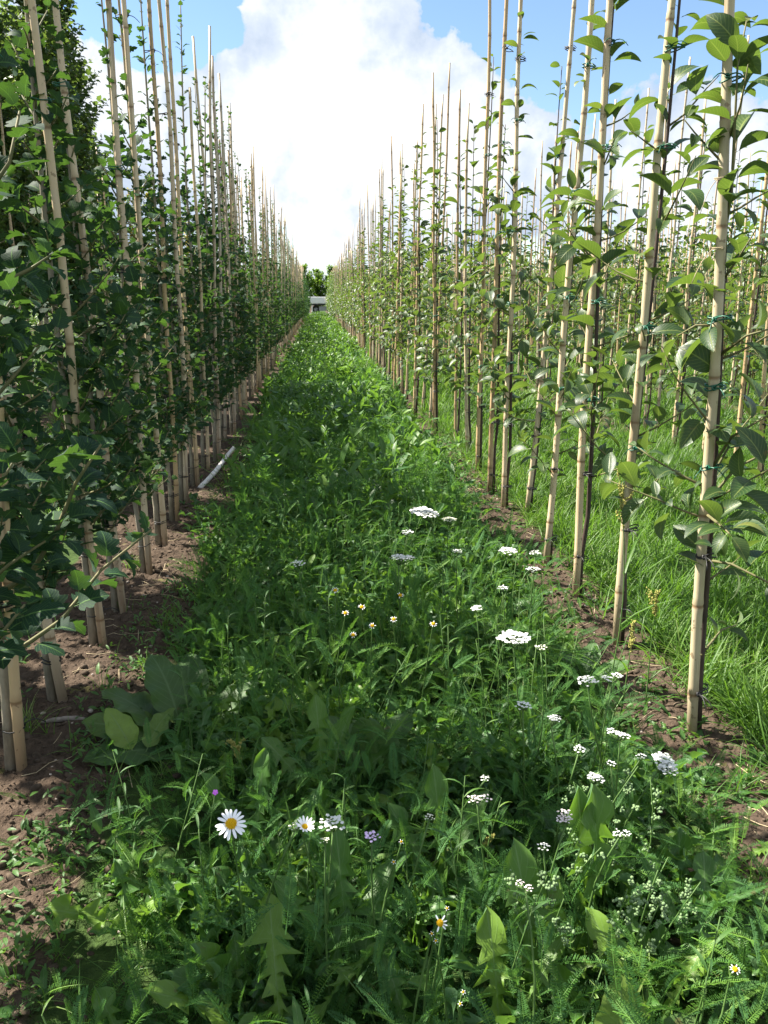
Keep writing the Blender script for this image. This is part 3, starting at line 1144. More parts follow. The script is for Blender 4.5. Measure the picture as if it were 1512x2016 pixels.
far_trees('distant_tree_rows', rest_r, DIA, M_OVAL, 'distant rows of oval-leaf nursery trees running together across the right side', 150, .3, 2.5, .32, .1, np.random.default_rng(41))
far_trees('distant_row_foliage', tail_r, DIA, M_OVAL, 'leafy far tail of the right tree row where single trees cannot be told apart', 420, .3, 2.75, .42, .1, np.random.default_rng(47))
far_trees('distant_row_foliage', rest_l, DIA, M_LOBED, 'far tail of the left tree row where single trees cannot be told apart', 260, .15, 2.0, .42, .085, np.random.default_rng(42))
mb = MB()
r = np.random.default_rng(43)
for b, ln in rest_c:
    L = 2.95 * r.uniform(.88, 1.04)
    tube(mb, [b, b + np.array([math.tan(ln[0]) * L, math.tan(ln[1]) * L, L])], [.013, .0085], 5, T=1.0)
    tube(mb, [b + np.array([.03, 0, 0]), b + np.array([.03, 0, 1.9])], [.009, .003], 4, T=.0)
tag(mb.build('distant_canes', M_CANE), 'mass of thin bamboo canes rising from the distant tree rows', None, None, 'stuff')


# --- left rows behind: tall columnar trees, canes, yellow trees
def column_tree(seed, Ht, zlo, rmax, nleaf, size, leafmat, tpls, woodm, tintc=.4):
    r = np.random.default_rng(seed)
    T = Tree()
    z = np.linspace(0, Ht, 12)
    P = np.stack([.03 * np.sin(z * 1.1 + seed), .03 * np.cos(z * .9 + seed), z], -1)
    tube(T.wood, P, np.interp(z, [0, Ht], [.022, .004]), 7)
    done = 0
    i = 0
    while done < nleaf:
        f = r.random()
        zz = zlo + (Ht - zlo - .1) * f
        p0 = path_at(P, np.array([zz / Ht]))[0][0]
        L = rmax * np.interp(f, [0, .12, .6, 1], [.7, 1, .85, .25]) * r.uniform(.6, 1.35) * 1.25
        B = branch_path(p0, i * 2.4 + r.normal(0, .4), r.uniform(.5, 1.15), L, r, 4)
        tube(T.wood, B, np.linspace(.005, .0014, 4), 4, m=1)
        T.leaves_on(B, .026, size, r, .2, tintc=tintc)
        done += int(L / .026)
        i += 1
    T.leaves_on(P, .03, size, r, zlo / Ht, tintc=tintc)
    return T.wood.mesh('trunk', woodm), T.crown(tpls, r).mesh('crown', leafmat)


TALL = [column_tree(400 + i, 4.15 + .2 * i, 1.0, .4, 3600, .064, M_TALL, LOBL, [M_BARKL, M_TWIG]) for i in range(4)]
r = np.random.default_rng(51)
x2 = XL - ROW
tall_spots = [(x2 - .05 * (i % 2), 1.6 + i * .78 + .1 * math.sin(i * 2.3)) for i in range(12) if i not in (1, 4)] + [(x2 - ROW, 6.8 + i * .85) for i in range(15)] + [(x2 - 2 * ROW, 10.5 + i * 1.1) for i in range(7)]
cnt = {}
for i, (x, y) in enumerate(tall_spots):
    row = int((x2 + .2 - x) / ROW)
    cnt[row] = cnt.get(row, 0) + 1
    lab = f'tall columnar tree, {ordinal(cnt[row])} from the front in the {["first", "second", "third"][row]} tall row at left'
    place_tree(np.array([x, y, 0]), (r.normal(0, .015), r.normal(0, .015)), TALL[i % 4], lab, 'tree', 'tall columnar trees at the left', 'columnar_tree', r.uniform(0, 6.28), r.uniform(.94, 1.03) + (.14 if row else (.04 if y > 7.5 else 0)))
# canes of the tall rows
n = 0
back_c = []
for row in range(3):
    y = [4.4, 6.5, 9.5][row]
    while y < [13, 14, 17][row]:
        b = np.array([x2 - ROW * row + r.normal(0, .05), y, 0])
        if row == 0:
            n += 1
            place_cane(b, (r.normal(0, .015), r.normal(0, .015)), n, f'shaded bamboo cane, {ordinal(n)} from the front in the row behind the left trees', 'bamboo canes of the row behind the left trees', [], -1, zs=r.uniform(.8, 1.0))
        else:
            back_c.append(b)
        y += .46 + r.normal(0, .04)
mb = MB()
for b in back_c:
    L = 2.8 * r.uniform(.8, 1.05)
    tube(mb, [b, b + np.array([r.normal(0, .04), r.normal(0, .04), L])], [.013, .0085], 5, T=1.0)
tag(mb.build('hidden_canes', M_CANE), 'thin bamboo canes glimpsed between the tall trees at the left', None, None, 'stuff')
# yellow-leaved columns
YT = [column_tree(430 + i, 3.5 + .3 * i, .7, .2, 700, .06, M_YELL, LOBL, [M_BARKL, M_TWIG], .35) for i in range(2)]
for i, (px, y, s_, lab) in enumerate([(284, 12.6, .86, 'tall yellow-leaved tree glowing between the left canes'), (308, 13.6, .8, 'yellow-leaved tree just right of the tallest yellow one'),
                                      (372, 17.5, .8, 'yellowish tree farthest right among the yellow ones at the left'), (262, 11.7, .68, 'short yellow-leaved tree left of the tallest yellow one')]):
    p = at_y(px, 560, y)
    place_tree(np.array([p[0], y, 0]), (0, 0), YT[i % 2], lab, 'tree', 'yellow-leaved trees behind the left row', 'yellow_leaf_tree', i * 1.7, s_)
# row behind continues as lobed trees
rl = []
for row in range(1, 7):
    y = [0, 13, 18.5, 22, 24, 26, 28][row]
    while y < 80:
        y += .44 if row < 3 else .6
        rl.append(np.array([XL - ROW * row + r.normal(0, .05), y, 0]))
far_trees('left_back_rows', rl, DIA, M_TALL, 'nursery rows behind the left row running together into one green mass', 190, .2, 2.0, .42, .085, np.random.default_rng(44), (2.0, 2.9))

# --- trees closing the far end, and the trailer
M_END = leaf_mat('far_tree_leaf', [(.05, .12, .02), (.08, .18, .025), (.12, .24, .03), (.2, .33, .04)], (.1, .2, .04), (.4, .62, .03), tf=.45)
END = [column_tree(450 + i, 3.9, .3, 1.3, 5200, .15, M_END, LOBL, [M_BARKL, M_TWIG], .5) for i in range(2)]
for i, (x, y, s_) in enumerate([(-1.3, 74, 1.0), (.1, 75, .92), (1.5, 74, .98), (3.0, 76, 1.0), (-2.8, 75, 1.0)]):
    lab = ['bushy green tree closing the far end of the path, above the white trailer at left', 'bushy green tree above the middle of the white trailer',
           'bushy green tree behind the right end of the white trailer', 'bushy tree at the far end hidden by the right row tip', 'bushy tree at the far end hidden by the left row tip'][i]
    place_tree(np.array([x, y, 0]), (0, 0), END[i % 2], lab, 'tree', 'trees at the end of the path', 'bushy_tree', i * 2.1, s_)


def box(mb, c, s, m=0, bev=.02):
    c, s = np.array(c, float), np.array(s, float) / 2
    pts = []
    bev = min(bev, s.min() * .5)
    for ax in range(3):
        for sg in (-1, 1):
            o1, o2 = (ax + 1) % 3, (ax + 2) % 3
            for a, b in ((-1, -1), (1, -1), (1, 1), (-1, 1)):
                v = np.zeros(3)
                v[ax] = sg * s[ax]
                v[o1] = a * (s[o1] - bev)
                v[o2] = b * (s[o2] - bev)
                pts.append(v)
    bm_v = np.array(pts) + c
    import bmesh
    bm = bmesh.new()
    vs = [bm.verts.new(v) for v in bm_v]
    res = bmesh.ops.convex_hull(bm, input=vs)
    bmesh.ops.triangulate(bm, faces=bm.faces[:])
    bm.verts.index_update()
    mb.add([v.co[:] for v in bm.verts], [[v.index for v in f.verts] for f in bm.faces], m=m)
    bm.free()


def part_box(name, c, s, mat, parent, bev=.02):
    mb = MB()
    box(mb, c, s, 0, bev)
    return mb.build(name, mat, parent, smooth=False)


TZ = .12
tr = thing('farm_trailer', (.25, 66, TZ), 'white flat-sided farm trailer parked across the far end of the path', 'trailer', rotz=rad(4))
part_box('side_panel', (-.35, 0, 1.02), (1.7, .08, .5), M_WHITE, tr)
part_box('end_panel', (.66, .05, .86), (.32, .5, .86), M_PINKM, tr)
part_box('chassis', (0, .4, .68), (1.95, .9, .09), M_DARK, tr)
part_box('lower_panel', (.3, .1, .4), (.75, .06, .34), M_GREYP, tr)
part_box('body', (0, 1.1, .98), (1.9, 1.9, .48), M_WHITE, tr)
for x in (-.85, -.62):
    part_box('support_leg', (x, -.02, .31), (.09, .09, .66), M_WHITE, tr)
mb = MB()
a = np.linspace(0, 2 * math.pi, 25)
tube(mb, np.stack([.24 * np.cos(a), 0 * a, .24 * np.sin(a)], -1) + np.array([-.3, .35, .32]), .08, 8, cap=False)
wh = mb.build('wheel', M_DARK, tr)
mb = MB()
tube(mb, [(-.3, .28, .32), (-.3, .42, .32)], .16, 16)
mb.build('rim', M_GREYP, wh)

# ------------------------------------------------------------------ ground vegetation
def clump(mb, tpls, c, n_lo, n_hi, l_lo, l_hi, e_lo, e_hi, r, tint=.4, tv=.15, zlift=0.0, m=0):
    """leaves fanning out of each centre c"""
    c = np.asarray(c, float).reshape(-1, 2)
    k = r.integers(n_lo, n_hi + 1, len(c))
    idx = np.repeat(np.arange(len(c)), k)
    n = len(idx)
    p = c[idx] + r.normal(0, .012, (n, 2))
    z = ground_z(p[:, 0], p[:, 1]) - .005 + r.uniform(0, 1, n) * zlift
    az = r.uniform(0, 6.283, n)
    el = np.radians(r.uniform(e_lo, e_hi, n))
    yd = np.stack([np.cos(az) * np.cos(el), np.sin(az) * np.cos(el), np.sin(el)], -1)
    up = np.array([0, 0, 1.0]) + r.normal(0, .25, (n, 3)) - yd * .2
    ct = np.clip(tint + r.normal(0, tv * .7, len(c)) + .45 * (vnoise(c[:, 0] * 1.7 + 9, c[:, 1] * 1.7, 21) - .5) + .3 * (vnoise(c[:, 0] * 5, c[:, 1] * 5, 22) - .5), 0, 1)[idx]
    scatter_mix(mb, tpls, np.column_stack([p, z]), yd, up, r.uniform(l_lo, l_hi, n), np.clip(ct + r.normal(0, tv * .6, n), 0, 1), r, m)


def strip_pts(n, y0, y1, r, x0=-.5, x1=.84, p=1.0, edge=.08):
    y = y0 + (y1 - y0) * r.random(n) ** p
    x = r.uniform(x0, x1, n) + r.normal(0, edge, n)
    x = np.where(y < 3.2, x0 + .12 + (x - x0) * (x1 - x0 - .15) / (x1 - x0), x)
    return np.column_stack([x, y])


TOO = [toothed(6, .12, .5, .9, 1, -.035, .2, 2), toothed(7, .1, .3, 1.4, 2, -.03, .2, 2), toothed(5, .14, .7, .6, 3, -.04, .2, 2), toothed(7, .11, -.3, 1.1, 4, -.03, .2, 2), toothed(6, .13, .4, .3, 5, -.035, .25, 2)]
DKS = [dock(.24, .12, .9), dock(.2, .25, 1.3), dock(.28, .05, .6)]
DKL = [dock(.24, .15, .9, 6, 0), dock(.2, .25, 1.3, 6, 0)]
FEA = [feather(26, .5, 1, .105), feather(24, .9, 2, .095), feather(28, .2, 3, .11), feather(24, 1.3, 4, .1)]
FEAL = [feather(9, .6, 5, .17, False), feather(9, 1.0, 6, .17, False)]
LAN = [lance(.13, .8), lance(.1, 1.3), lance(.17, .5)]
NAR = [lance(.07, .9), lance(.05, 1.4), feather(12, .6, 9, .13, False)]
BLD = [blade(.5, wid=.011), blade(1.1, wid=.011), blade(1.7, wid=.012), blade(.8, wid=.018)]
BLDL = [blade(.6, 3, .02), blade(1.2, 3, .02)]

r = np.random.default_rng(61)
mb = MB()
clump(mb, TOO, strip_pts(190, .75, 4.4, r), 5, 9, .1, .21, 30, 80, r, .55, .32)
clump(mb, DKS, strip_pts(14, 1.2, 4.5, r), 3, 5, .07, .13, 25, 65, r, .4)
clump(mb, TOO, strip_pts(380, 4.2, 13, r), 5, 8, .12, .25, 30, 75, r, .55, .3)
clump(mb, DKL, strip_pts(220, 4.2, 13, r), 3, 6, .09, .19, 25, 75, r, .5, .25)
clump(mb, LAN, strip_pts(500, 4.5, 16, r), 6, 10, .07, .14, 10, 80, r, .55, .2, zlift=.3)
clump(mb, DIA, strip_pts(4200, 9, 66, r, p=1.5), 4, 6, .07, .18, 25, 80, r, .6, .35, zlift=.12)
hc = strip_pts(90, 6, 60, r, -.4, .7)
for c in hc:
    clump(mb, DIA + [LAN[0]], c + r.normal(0, .13, (12, 2)), 8, 12, .06, .13, 10, 85, r, r.uniform(.4, .95), .15, zlift=r.uniform(.2, .42))
clump(mb, LAN, strip_pts(130, .9, 7, r), 5, 9, .03, .08, 10, 80, r, .5, .25, zlift=.14)
tag(mb.build('broadleaf_weeds', M_WEED), 'dense green broad-leaved weeds carpeting the path between the tree rows', None, None, 'stuff')

mb = MB()
clump(mb, FEA, strip_pts(640, .75, 4.2, r), 6, 11, .06, .15, 25, 85, r, .45, .28)
clump(mb, FEA, strip_pts(1250, .8, 4.4, r), 3, 5, .05, .11, 10, 85, r, .6, .28, zlift=.25)
clump(mb, FEAL, strip_pts(800, 4.2, 14, r), 5, 9, .09, .2, 20, 85, r, .45, .25, zlift=.2)
clump(mb, FEA, np.column_stack([r.normal(-.46, .1, 60), r.uniform(.8, 3, 60)]), 4, 8, .04, .08, 20, 70, r, .45)
clump(mb, FEA, np.column_stack([r.normal(.9, .15, 40), r.uniform(1.0, 2.0, 40)]), 4, 8, .04, .08, 20, 80, r, .45)
tag(mb.build('feathery_weeds', M_FERN), 'soft feathery yarrow foliage filling the gaps between the weeds', None, None, 'stuff')

mb = MB()
clump(mb, BLD, strip_pts(110, .8, 5, r), 5, 10, .1, .22, 40, 88, r, .4, .2)
clump(mb, BLD, strip_pts(300, 5, 14, r), 5, 10, .12, .3, 40, 88, r, .45)
clump(mb, BLDL, strip_pts(2600, 11, 66, r, p=1.4), 5, 8, .14, .36, 40, 85, r, .6, .2)
clump(mb, BLD, np.column_stack([r.normal(-.5, .1, 150), r.uniform(.8, 7, 150)]), 4, 10, .05, .12, 30, 85, r, .45)
clump(mb, BLD, np.column_stack([r.normal(.93, .14, 40), r.uniform(.9, 1.8, 40)]), 5, 10, .06, .15, 30, 85, r, .4)
tag(mb.build('weedy_grass', M_GRASS), 'long grass blades growing among the path weeds', None, None, 'stuff')

# thin stalks standing among the weeds
mb = MB()
for x, y in strip_pts(230, .9, 6, r):
    z0 = float(ground_z(x, y))
    h = r.uniform(.15, .38)
    e = np.array([r.normal(0, .05), r.normal(0, .05), h])
    t = np.linspace(0, 1, 4)[:, None]
    P = np.array([x, y, z0]) + e * t + np.array([r.normal(0, .01), 0, 0]) * np.sin(3 * t)
    tube(mb, P, np.linspace(.0018, .001, 4), 4)
    n = int(h / .03)
    p, d = path_at(P, np.linspace(.3, 1, n))
    a = np.arange(n) * 2.4
    scatter_mix(mb, NAR, p, np.stack([np.cos(a), np.sin(a), np.full(n, .7)], -1), np.array([0, 0, 1.]), r.uniform(.02, .05, n), np.clip(r.normal(.5, .2, n), 0, 1), r, 1)
tag(mb.build('leafy_stalks', [M_STEM, M_WEED]), 'slender upright weed stalks with small narrow leaves', None, None, 'stuff')

# small weeds on the bare strips
mb = MB()
sp = np.concatenate([np.column_stack([XL + r.normal(.05, .2, 85), r.uniform(1.0, 10, 85)]), np.column_stack([XR + r.normal(-.03, .15, 300), 1.3 + 9 * r.random(300) ** 1.3])])
clump(mb, LAN + [TOO[0], FEA[0]], sp, 3, 8, .025, .075, 5, 60, r, .5)
clump(mb, [LAN[2]], np.column_stack([r.normal(-.58, .07, 190), r.uniform(.9, 3.4, 190)]), 5, 10, .014, .032, 0, 70, r, .5, zlift=.05)
clump(mb, FEAL, np.column_stack([r.uniform(-1.1, -.5, 40), r.uniform(.85, 1.3, 40)]), 5, 9, .03, .07, 5, 60, r, .5)
tag(mb.build('seedling_weeds', M_WEED), 'tiny weed seedlings dotted over the bare brown soil', None, None, 'stuff')

# lawn on the right
mb = MB()
r = np.random.default_rng(71)


def lawn_pts(n, x0, x1, y0, y1, px=1.0, py=1.0):
    x = x0 + (x1 - x0) * r.random(n) ** px
    y = y0 + (y1 - y0) * r.random(n) ** py
    k = r.random(n) > soil_amount(x) * .9
    return np.column_stack([x, y])[k]


clump(mb, BLD, lawn_pts(4200, 1.2, 3.4, 1.3, 7), 8, 13, .09, .24, 35, 88, r, .42)
clump(mb, BLD, np.column_stack([r.normal(1.2, .06, 330), r.uniform(1.6, 9, 330)]), 7, 12, .1, .24, 25, 80, r, .45)
clump(mb, BLDL, lawn_pts(8500, 1.2, 9, 4, 18, 1.2, 1.2), 6, 9, .12, .24, 40, 88, r, .45)
clump(mb, BLDL, lawn_pts(7000, 1.2, 40, 14, 80, 1.4, 1.5), 4, 5, .2, .4, 40, 85, r, .48)
clump(mb, BLDL, np.column_stack([r.uniform(-9, -1.3, 5000), 3 + 40 * r.random(5000) ** 1.4]), 4, 6, .12, .28, 35, 85, r, .48)
clump(mb, BLD, lawn_pts(260, 1.2, 5, 1.5, 12), 6, 12, .08, .2, 5, 60, r, .98, .02)
tag(mb.build('grass', M_GRASS), 'bright green grass growing between the tree rows', None, None, 'stuff')

# dry straw and pebbles on the soil
mb = MB()
r = np.random.default_rng(81)
for x, y in np.concatenate([np.column_stack([XL + r.normal(.03, .18, 130), r.uniform(1.1, 7, 130)]), np.column_stack([XR + r.normal(0, .14, 110), r.uniform(1.3, 6, 110)])]):
    a = r.uniform(0, 6.28)
    L = r.uniform(.03, .14)
    t = np.linspace(-.5, .5, 4)
    X, Y = x + np.cos(a) * L * t, y + np.sin(a) * L * t
    tube(mb, np.stack([X, Y, ground_z(X, Y) + .004 + .01 * r.random() * (t + .5)], -1), .0011, 4)
tag(mb.build('straw_litter', M_STRAW), 'scattered dry straw bits lying on the soil', None, None, 'stuff')


def pebble_tpl(seed):
    rr = np.random.default_rng(seed)
    import bmesh
    bm = bmesh.new()
    bmesh.ops.create_icosphere(bm, subdivisions=2, radius=1)
    V = np.array([v.co[:] for v in bm.verts])
    F = np.array([[v.index for v in f.verts] for f in bm.faces])
    bm.free()
    V = V * (1 + .16 * np.sin(V @ rr.normal(0, 2.2, 3) + 1)[:, None]) * np.array([1, .75, .55])
    return V, F, np.zeros((len(V), 2))


PEB = [pebble_tpl(i) for i in range(3)]
mb = MB()
sp = np.concatenate([np.column_stack([XL + r.normal(.03, .2, 170), r.uniform(1.0, 5, 170)]), np.column_stack([XR + r.normal(.02, .14, 90), r.uniform(1.2, 5, 90)])])
n = len(sp)
a = r.uniform(0, 6.28, n)
scatter_mix(mb, PEB, np.column_stack([sp, ground_z(sp[:, 0], sp[:, 1]) + .002]), np.stack([np.cos(a), np.sin(a), a * 0], -1), np.array([0, 0, 1.]), .003 + .007 * r.random(n) ** 3, .5, r)
tag(mb.build('gravel', M_STONE), 'small pale stones lying on the brown soil', None, None, 'stuff')


M_CRUMB = solid_mat('soil_crumb', (.04, .031, .024), (.11, .083, .06), 60, .95, .1, .8)
mb = MB()
n = 5000
sp = np.concatenate([np.column_stack([XL + r.normal(.03, .2, n), .95 + 6 * r.random(n) ** 1.7]), np.column_stack([XR + r.normal(.02, .15, n // 2), 1.1 + 5 * r.random(n // 2) ** 1.6])])
n = len(sp)
a = r.uniform(0, 6.28, n)
scatter_mix(mb, PEB, np.column_stack([sp, ground_z(sp[:, 0], sp[:, 1]) + .001]), np.stack([np.cos(a), np.sin(a), r.normal(0, .3, n)], -1), np.array([0, 0, 1.]) + r.normal(0, .4, (n, 3)), .0025 + .012 * r.random(n) ** 4, .5, r)
tag(mb.build('soil_crumbs', M_CRUMB), 'crumbs and clods of brown earth on the bare strips', None, None, 'stuff')

# ------------------------------------------------------------------ single plants and flowers
def stem_path(b, top, r, n=7, sway=.02):
    t = np.linspace(0, 1, n)[:, None]
    off = np.array([r.normal(0, sway), r.normal(0, sway), 0])
    return b + (top - b) * t + off * np.sin(t * math.pi)


def dome_tpl():
    import bmesh
    bm = bmesh.new()
    bmesh.ops.create_icosphere(bm, subdivisions=1, radius=1)
    V = np.array([v.co[:] for v in bm.verts])
    F = np.array([[v.index for v in f.verts] for f in bm.faces])
    bm.free()
    return V[:, [0, 2, 1]], F, np.zeros((len(V), 2))


DOME = dome_tpl()


def petal_ring(n=5, inner=.25):
    V, F = [(0, 0, .25)], []
    for i in range(n):
        a = i * 6.2832 / n
        b = len(V)
        for da, rr, z in ((-.5, .55, .2), (-.4, 1.0, .12), (0, 1.12, .1), (.4, 1.0, .12), (.5, .55, .2)):
            aa = a + da * 6.2832 / n * .95
            V.append((rr * math.cos(aa), rr * math.sin(aa), z))
        F += [(0, b, b + 4), (b, b + 1, b + 4), (b + 1, b + 2, b + 3), (b + 1, b + 3, b + 4)]
    V = np.array(V)
    return V, np.array(F), np.zeros((len(V), 2))


FLORET = petal_ring()


def yarrow(px, py, zt, w_px, label, mat=None, cream=False, clusters=1, r=None):
    r = np.random.default_rng(int(px * 7 + py))
    top = at_z(px, py, zt)
    dist = float(np.dot(top - CAM, cfw))
    W = w_px / FPX * dist / 2 * .82
    bx, by = top[0] + r.normal(0, .04), top[1] + r.normal(.01, .03)
    base = np.array([bx, by, float(ground_z(bx, by)) - .01])
    o = thing('yarrow', base, label, 'flower', 'yarrow flowers in the path weeds', 0)
    t = top - base
    sm = MB()
    P = stem_path(np.zeros(3), t - np.array([0, 0, W * .9]), r)
    tube(sm, P, np.linspace(.0022, .0016, len(P)), 5)
    hm = MB()
    cs = [np.zeros(3)] if clusters == 1 else [np.array([r.uniform(-.75, .75) * W, r.uniform(-.6, .6) * W, r.uniform(-.25, .1) * W]) for _ in range(clusters)]
    wr = W if clusters == 1 else W * .62
    top_j = P[-1]
    for c in cs:
        nb = 9
        for k in range(nb):
            a = k * 2.4
            q = wr * math.sqrt((k + .5) / nb) * .85
            e = t + c + np.array([q * math.cos(a), q * math.sin(a), -.12 * q * q / wr - .006])
            tube(sm, [top_j, (top_j + e) / 2 + np.array([0, 0, -.1 * wr]), e], .0009, 4)
        nf = max(14, int(44 * (wr / .03) ** 1.2))
        k = np.arange(nf)
        q = wr * np.sqrt((k + .5) / nf) * (1 + .1 * r.normal(0, 1, nf))
        lump = .12 * wr * np.sin(k * 1.7)
        pos = t + c + np.stack([q * np.cos(k * 2.4), q * np.sin(k * 2.4), -.22 * q * q / wr + lump * .4 + r.normal(0, .0015, nf)], -1)
        upv = nrm(np.array([0, 0, 1.]) + r.normal(0, .25, (nf, 3)))
        az = r.uniform(0, 6.28, nf)
        sc = wr * r.uniform(.115, .18, nf) * (1.25 if nf < 25 else 1)
        scatter(hm, FLORET, pos, np.stack([np.cos(az), np.sin(az), az * 0], -1), upv, sc, .5, 0)
        scatter(hm, DOME, pos - upv * sc[:, None] * .2, np.stack([np.cos(az), np.sin(az), az * 0], -1), upv, sc * .5, .5, 1)
    n = 7
    p, d = path_at(P, np.linspace(.1, .85, n))
    a = np.arange(n) * 2.4 + r.uniform(0, 6)
    lm = MB()
    scatter_mix(lm, FEA, p, np.stack([np.cos(a), np.sin(a), np.full(n, .8)], -1), np.array([0, 0, 1.]), np.linspace(.12, .04, n), .5, r)
    sm.build('stem', M_STEM, o)
    lm.build('leaf', M_FERN, o)
    hm.build('flower_head', [mat or (M_CREAM if cream else M_PETAL), M_CREAM], o)
    return o


for a in [(655, 1617, .36, 62, 'white yarrow with a lacy flat head just right of the half-open daisy'),
          (732, 1643, .35, 38, 'small lilac-pink yarrow, the only mauve head', M_LILAC),
          (1012, 1250, .42, 74, 'biggest bright white yarrow head, alone left of the seed-headed grass'),
          (1158, 1336, .40, 50, 'bright white yarrow head in front of the thin seed-headed grasses'),
          (1205, 1330, .36, 46, 'loose white yarrow between the bright white head and the grass stalks', None, False, 2),
          (1030, 1386, .34, 36, 'greenish white yarrow just below the biggest white head'),
          (1086, 1414, .38, 48, 'three-lobed white yarrow below and left of the grass stalks', None, False, 2),
          (1222, 1442, .36, 48, 'creamy white yarrow nearest the foot of the pale cane with green ties', None, False, 2),
          (1140, 1472, .36, 30, 'small rounded white yarrow above the three-cluster one'),
          (1168, 1527, .37, 50, 'white yarrow in three tight clusters above the pale green seed sprays', None, False, 3),
          (1203, 1500, .34, 22, 'tiny pale yarrow right of the three-cluster one'),
          (1296, 1497, .33, 72, 'white yarrow in four clusters beside the bare soil at right', None, False, 4),
          (1262, 1487, .33, 24, 'small white yarrow just left of the four-cluster one'),
          (1115, 1606, .36, 52, 'faded pinkish yarrow beside the pale green seed sprays', M_PINKP, False, 3),
          (1222, 1634, .34, 38, 'faded white yarrow right of the pale green seed sprays', None, False, 2),
          (1070, 1663, .33, 28, 'little white yarrow beneath the faded pinkish one'),
          (1035, 1740, .36, 36, 'pinkish yarrow with two heads stacked, front right of the path', M_PINKP, False, 2),
          (940, 1565, .33, 50, 'dull pinkish grey yarrow in the shade right of the path centre', M_PINKP, False, 2),
          (955, 1530, .33, 22, 'tiny pale yarrow above the dull pinkish grey one'),
          (848, 998, .42, 86, 'wide flat yarrow head, farthest big one, catching the sun', None, False, 3),
          (884, 1020, .38, 36, 'cream yarrow just below the wide flat sunlit head', None, True),
          (784, 1091, .42, 62, 'flat double white yarrow left below the wide sunlit head', None, False, 2),
          (802, 1046, .40, 30, 'small white yarrow between the wide sunlit head and the flat double one'),
          (938, 1195, .40, 30, 'small white yarrow standing above the biggest white head'),
          (1000, 1081, .40, 44, 'white yarrow leaning over the soil before the right row'),
          (1050, 1118, .36, 34, 'small white yarrow on the soil edge by the third right cane'),
          (1054, 1086, .34, 28, 'little white yarrow close against the fourth right cane'),
          (587, 1106, .36, 34, 'lone white yarrow on the left half of the path'),
          (990, 1155, .38, 26, 'tiny white yarrow over the dark soil right of the path'),
          (900, 1083, .38, 22, 'tiny white yarrow right of the flat double one'),
          (1065, 1272, .38, 26, 'greenish unopened yarrow bud head right of the biggest white one', None, True),
          (845, 1607, .36, 24, 'greenish unopened yarrow head above long toothed leaves', None, True),
          (580, 1625, .36, 30, 'brownish green yarrow buds left of the half-open daisy', None, True),
          (640, 1652, .33, 22, 'closed pale yarrow buds under the lacy white head', None, True)]:
    yarrow(*a)


def daisy(px, py, zt, w_px, label, npet, cat_group, open_=1.0, tilt=(.0, -.5, 1.0), disc=.34, gaps=0.0, name='daisy'):
    r = np.random.default_rng(int(px * 3 + py))
    top = at_z(px, py, zt)
    W = w_px / FPX * float(np.dot(top - CAM, cfw)) / 2
    bx, by = top[0] + r.normal(0, .03), top[1] + r.uniform(.02, .06)
    base = np.array([bx, by, float(ground_z(bx, by)) - .01])
    o = thing(name, base, label, 'flower', cat_group)
    t = top - base
    nn = nrm(np.array(tilt))
    x = nrm(np.cross(nn, [0, 1, .3]))
    y = np.cross(nn, x)
    sm = MB()
    P = stem_path(np.zeros(3), t, r, 8)
    P[-2] = t - nn * .02
    tube(sm, P, np.linspace(.002, .0015, 8), 6)
    scatter(sm, DOME, [t - nn * W * .06], x, nn, W * disc * .75, .5)
    n = 6
    p, d = path_at(P, np.linspace(.05, .7, n))
    a = np.arange(n) * 2.4
    sm.build('stem', M_STEM, o)
    lm = MB()
    scatter_mix(lm, FEA, p, np.stack([np.cos(a), np.sin(a), np.full(n, .9)], -1), np.array([0, 0, 1.]), np.linspace(.1, .04, n), .45, r)
    lm.build('leaf', M_FERN, o)
    pt = leaf([0, .25, .6, .85, .95, 1.0], [.06, .11, .135, .11, .07, .015], .25, .35)
    for i in range(npet):
        if r.random() < gaps:
            continue
        a = i * 6.2832 / npet + r.normal(0, .06)
        out = x * math.cos(a) + y * math.sin(a)
        d = nrm(out * open_ + nn * (1.02 - open_) + nn * r.normal(0, .05))
        pm = MB()
        scatter(pm, pt, [t + out * W * disc * .7], d, nn, W * (1 - disc * .7) * r.uniform(.9, 1.06), .5)
        pm.build('petal', M_DAISY, o)
    dm = MB()
    k = np.arange(70)
    q = W * disc * np.sqrt((k + .5) / 70)
    pos = t + x * (q * np.cos(k * 2.4))[:, None] + y * (q * np.sin(k * 2.4))[:, None] + nn * (W * disc * .5 * (1 - (q / (W * disc)) ** 2) + W * .03)[:, None]
    scatter(dm, DOME, pos, x, nn, W * disc * .13, .5)
    scatter(dm, (DOME[0] * np.array([1, 1, .45]), DOME[1], DOME[2]), [t + nn * W * .02], x, nn, W * disc, .5)
    dm.build('disc', M_DISC, o)
    return o


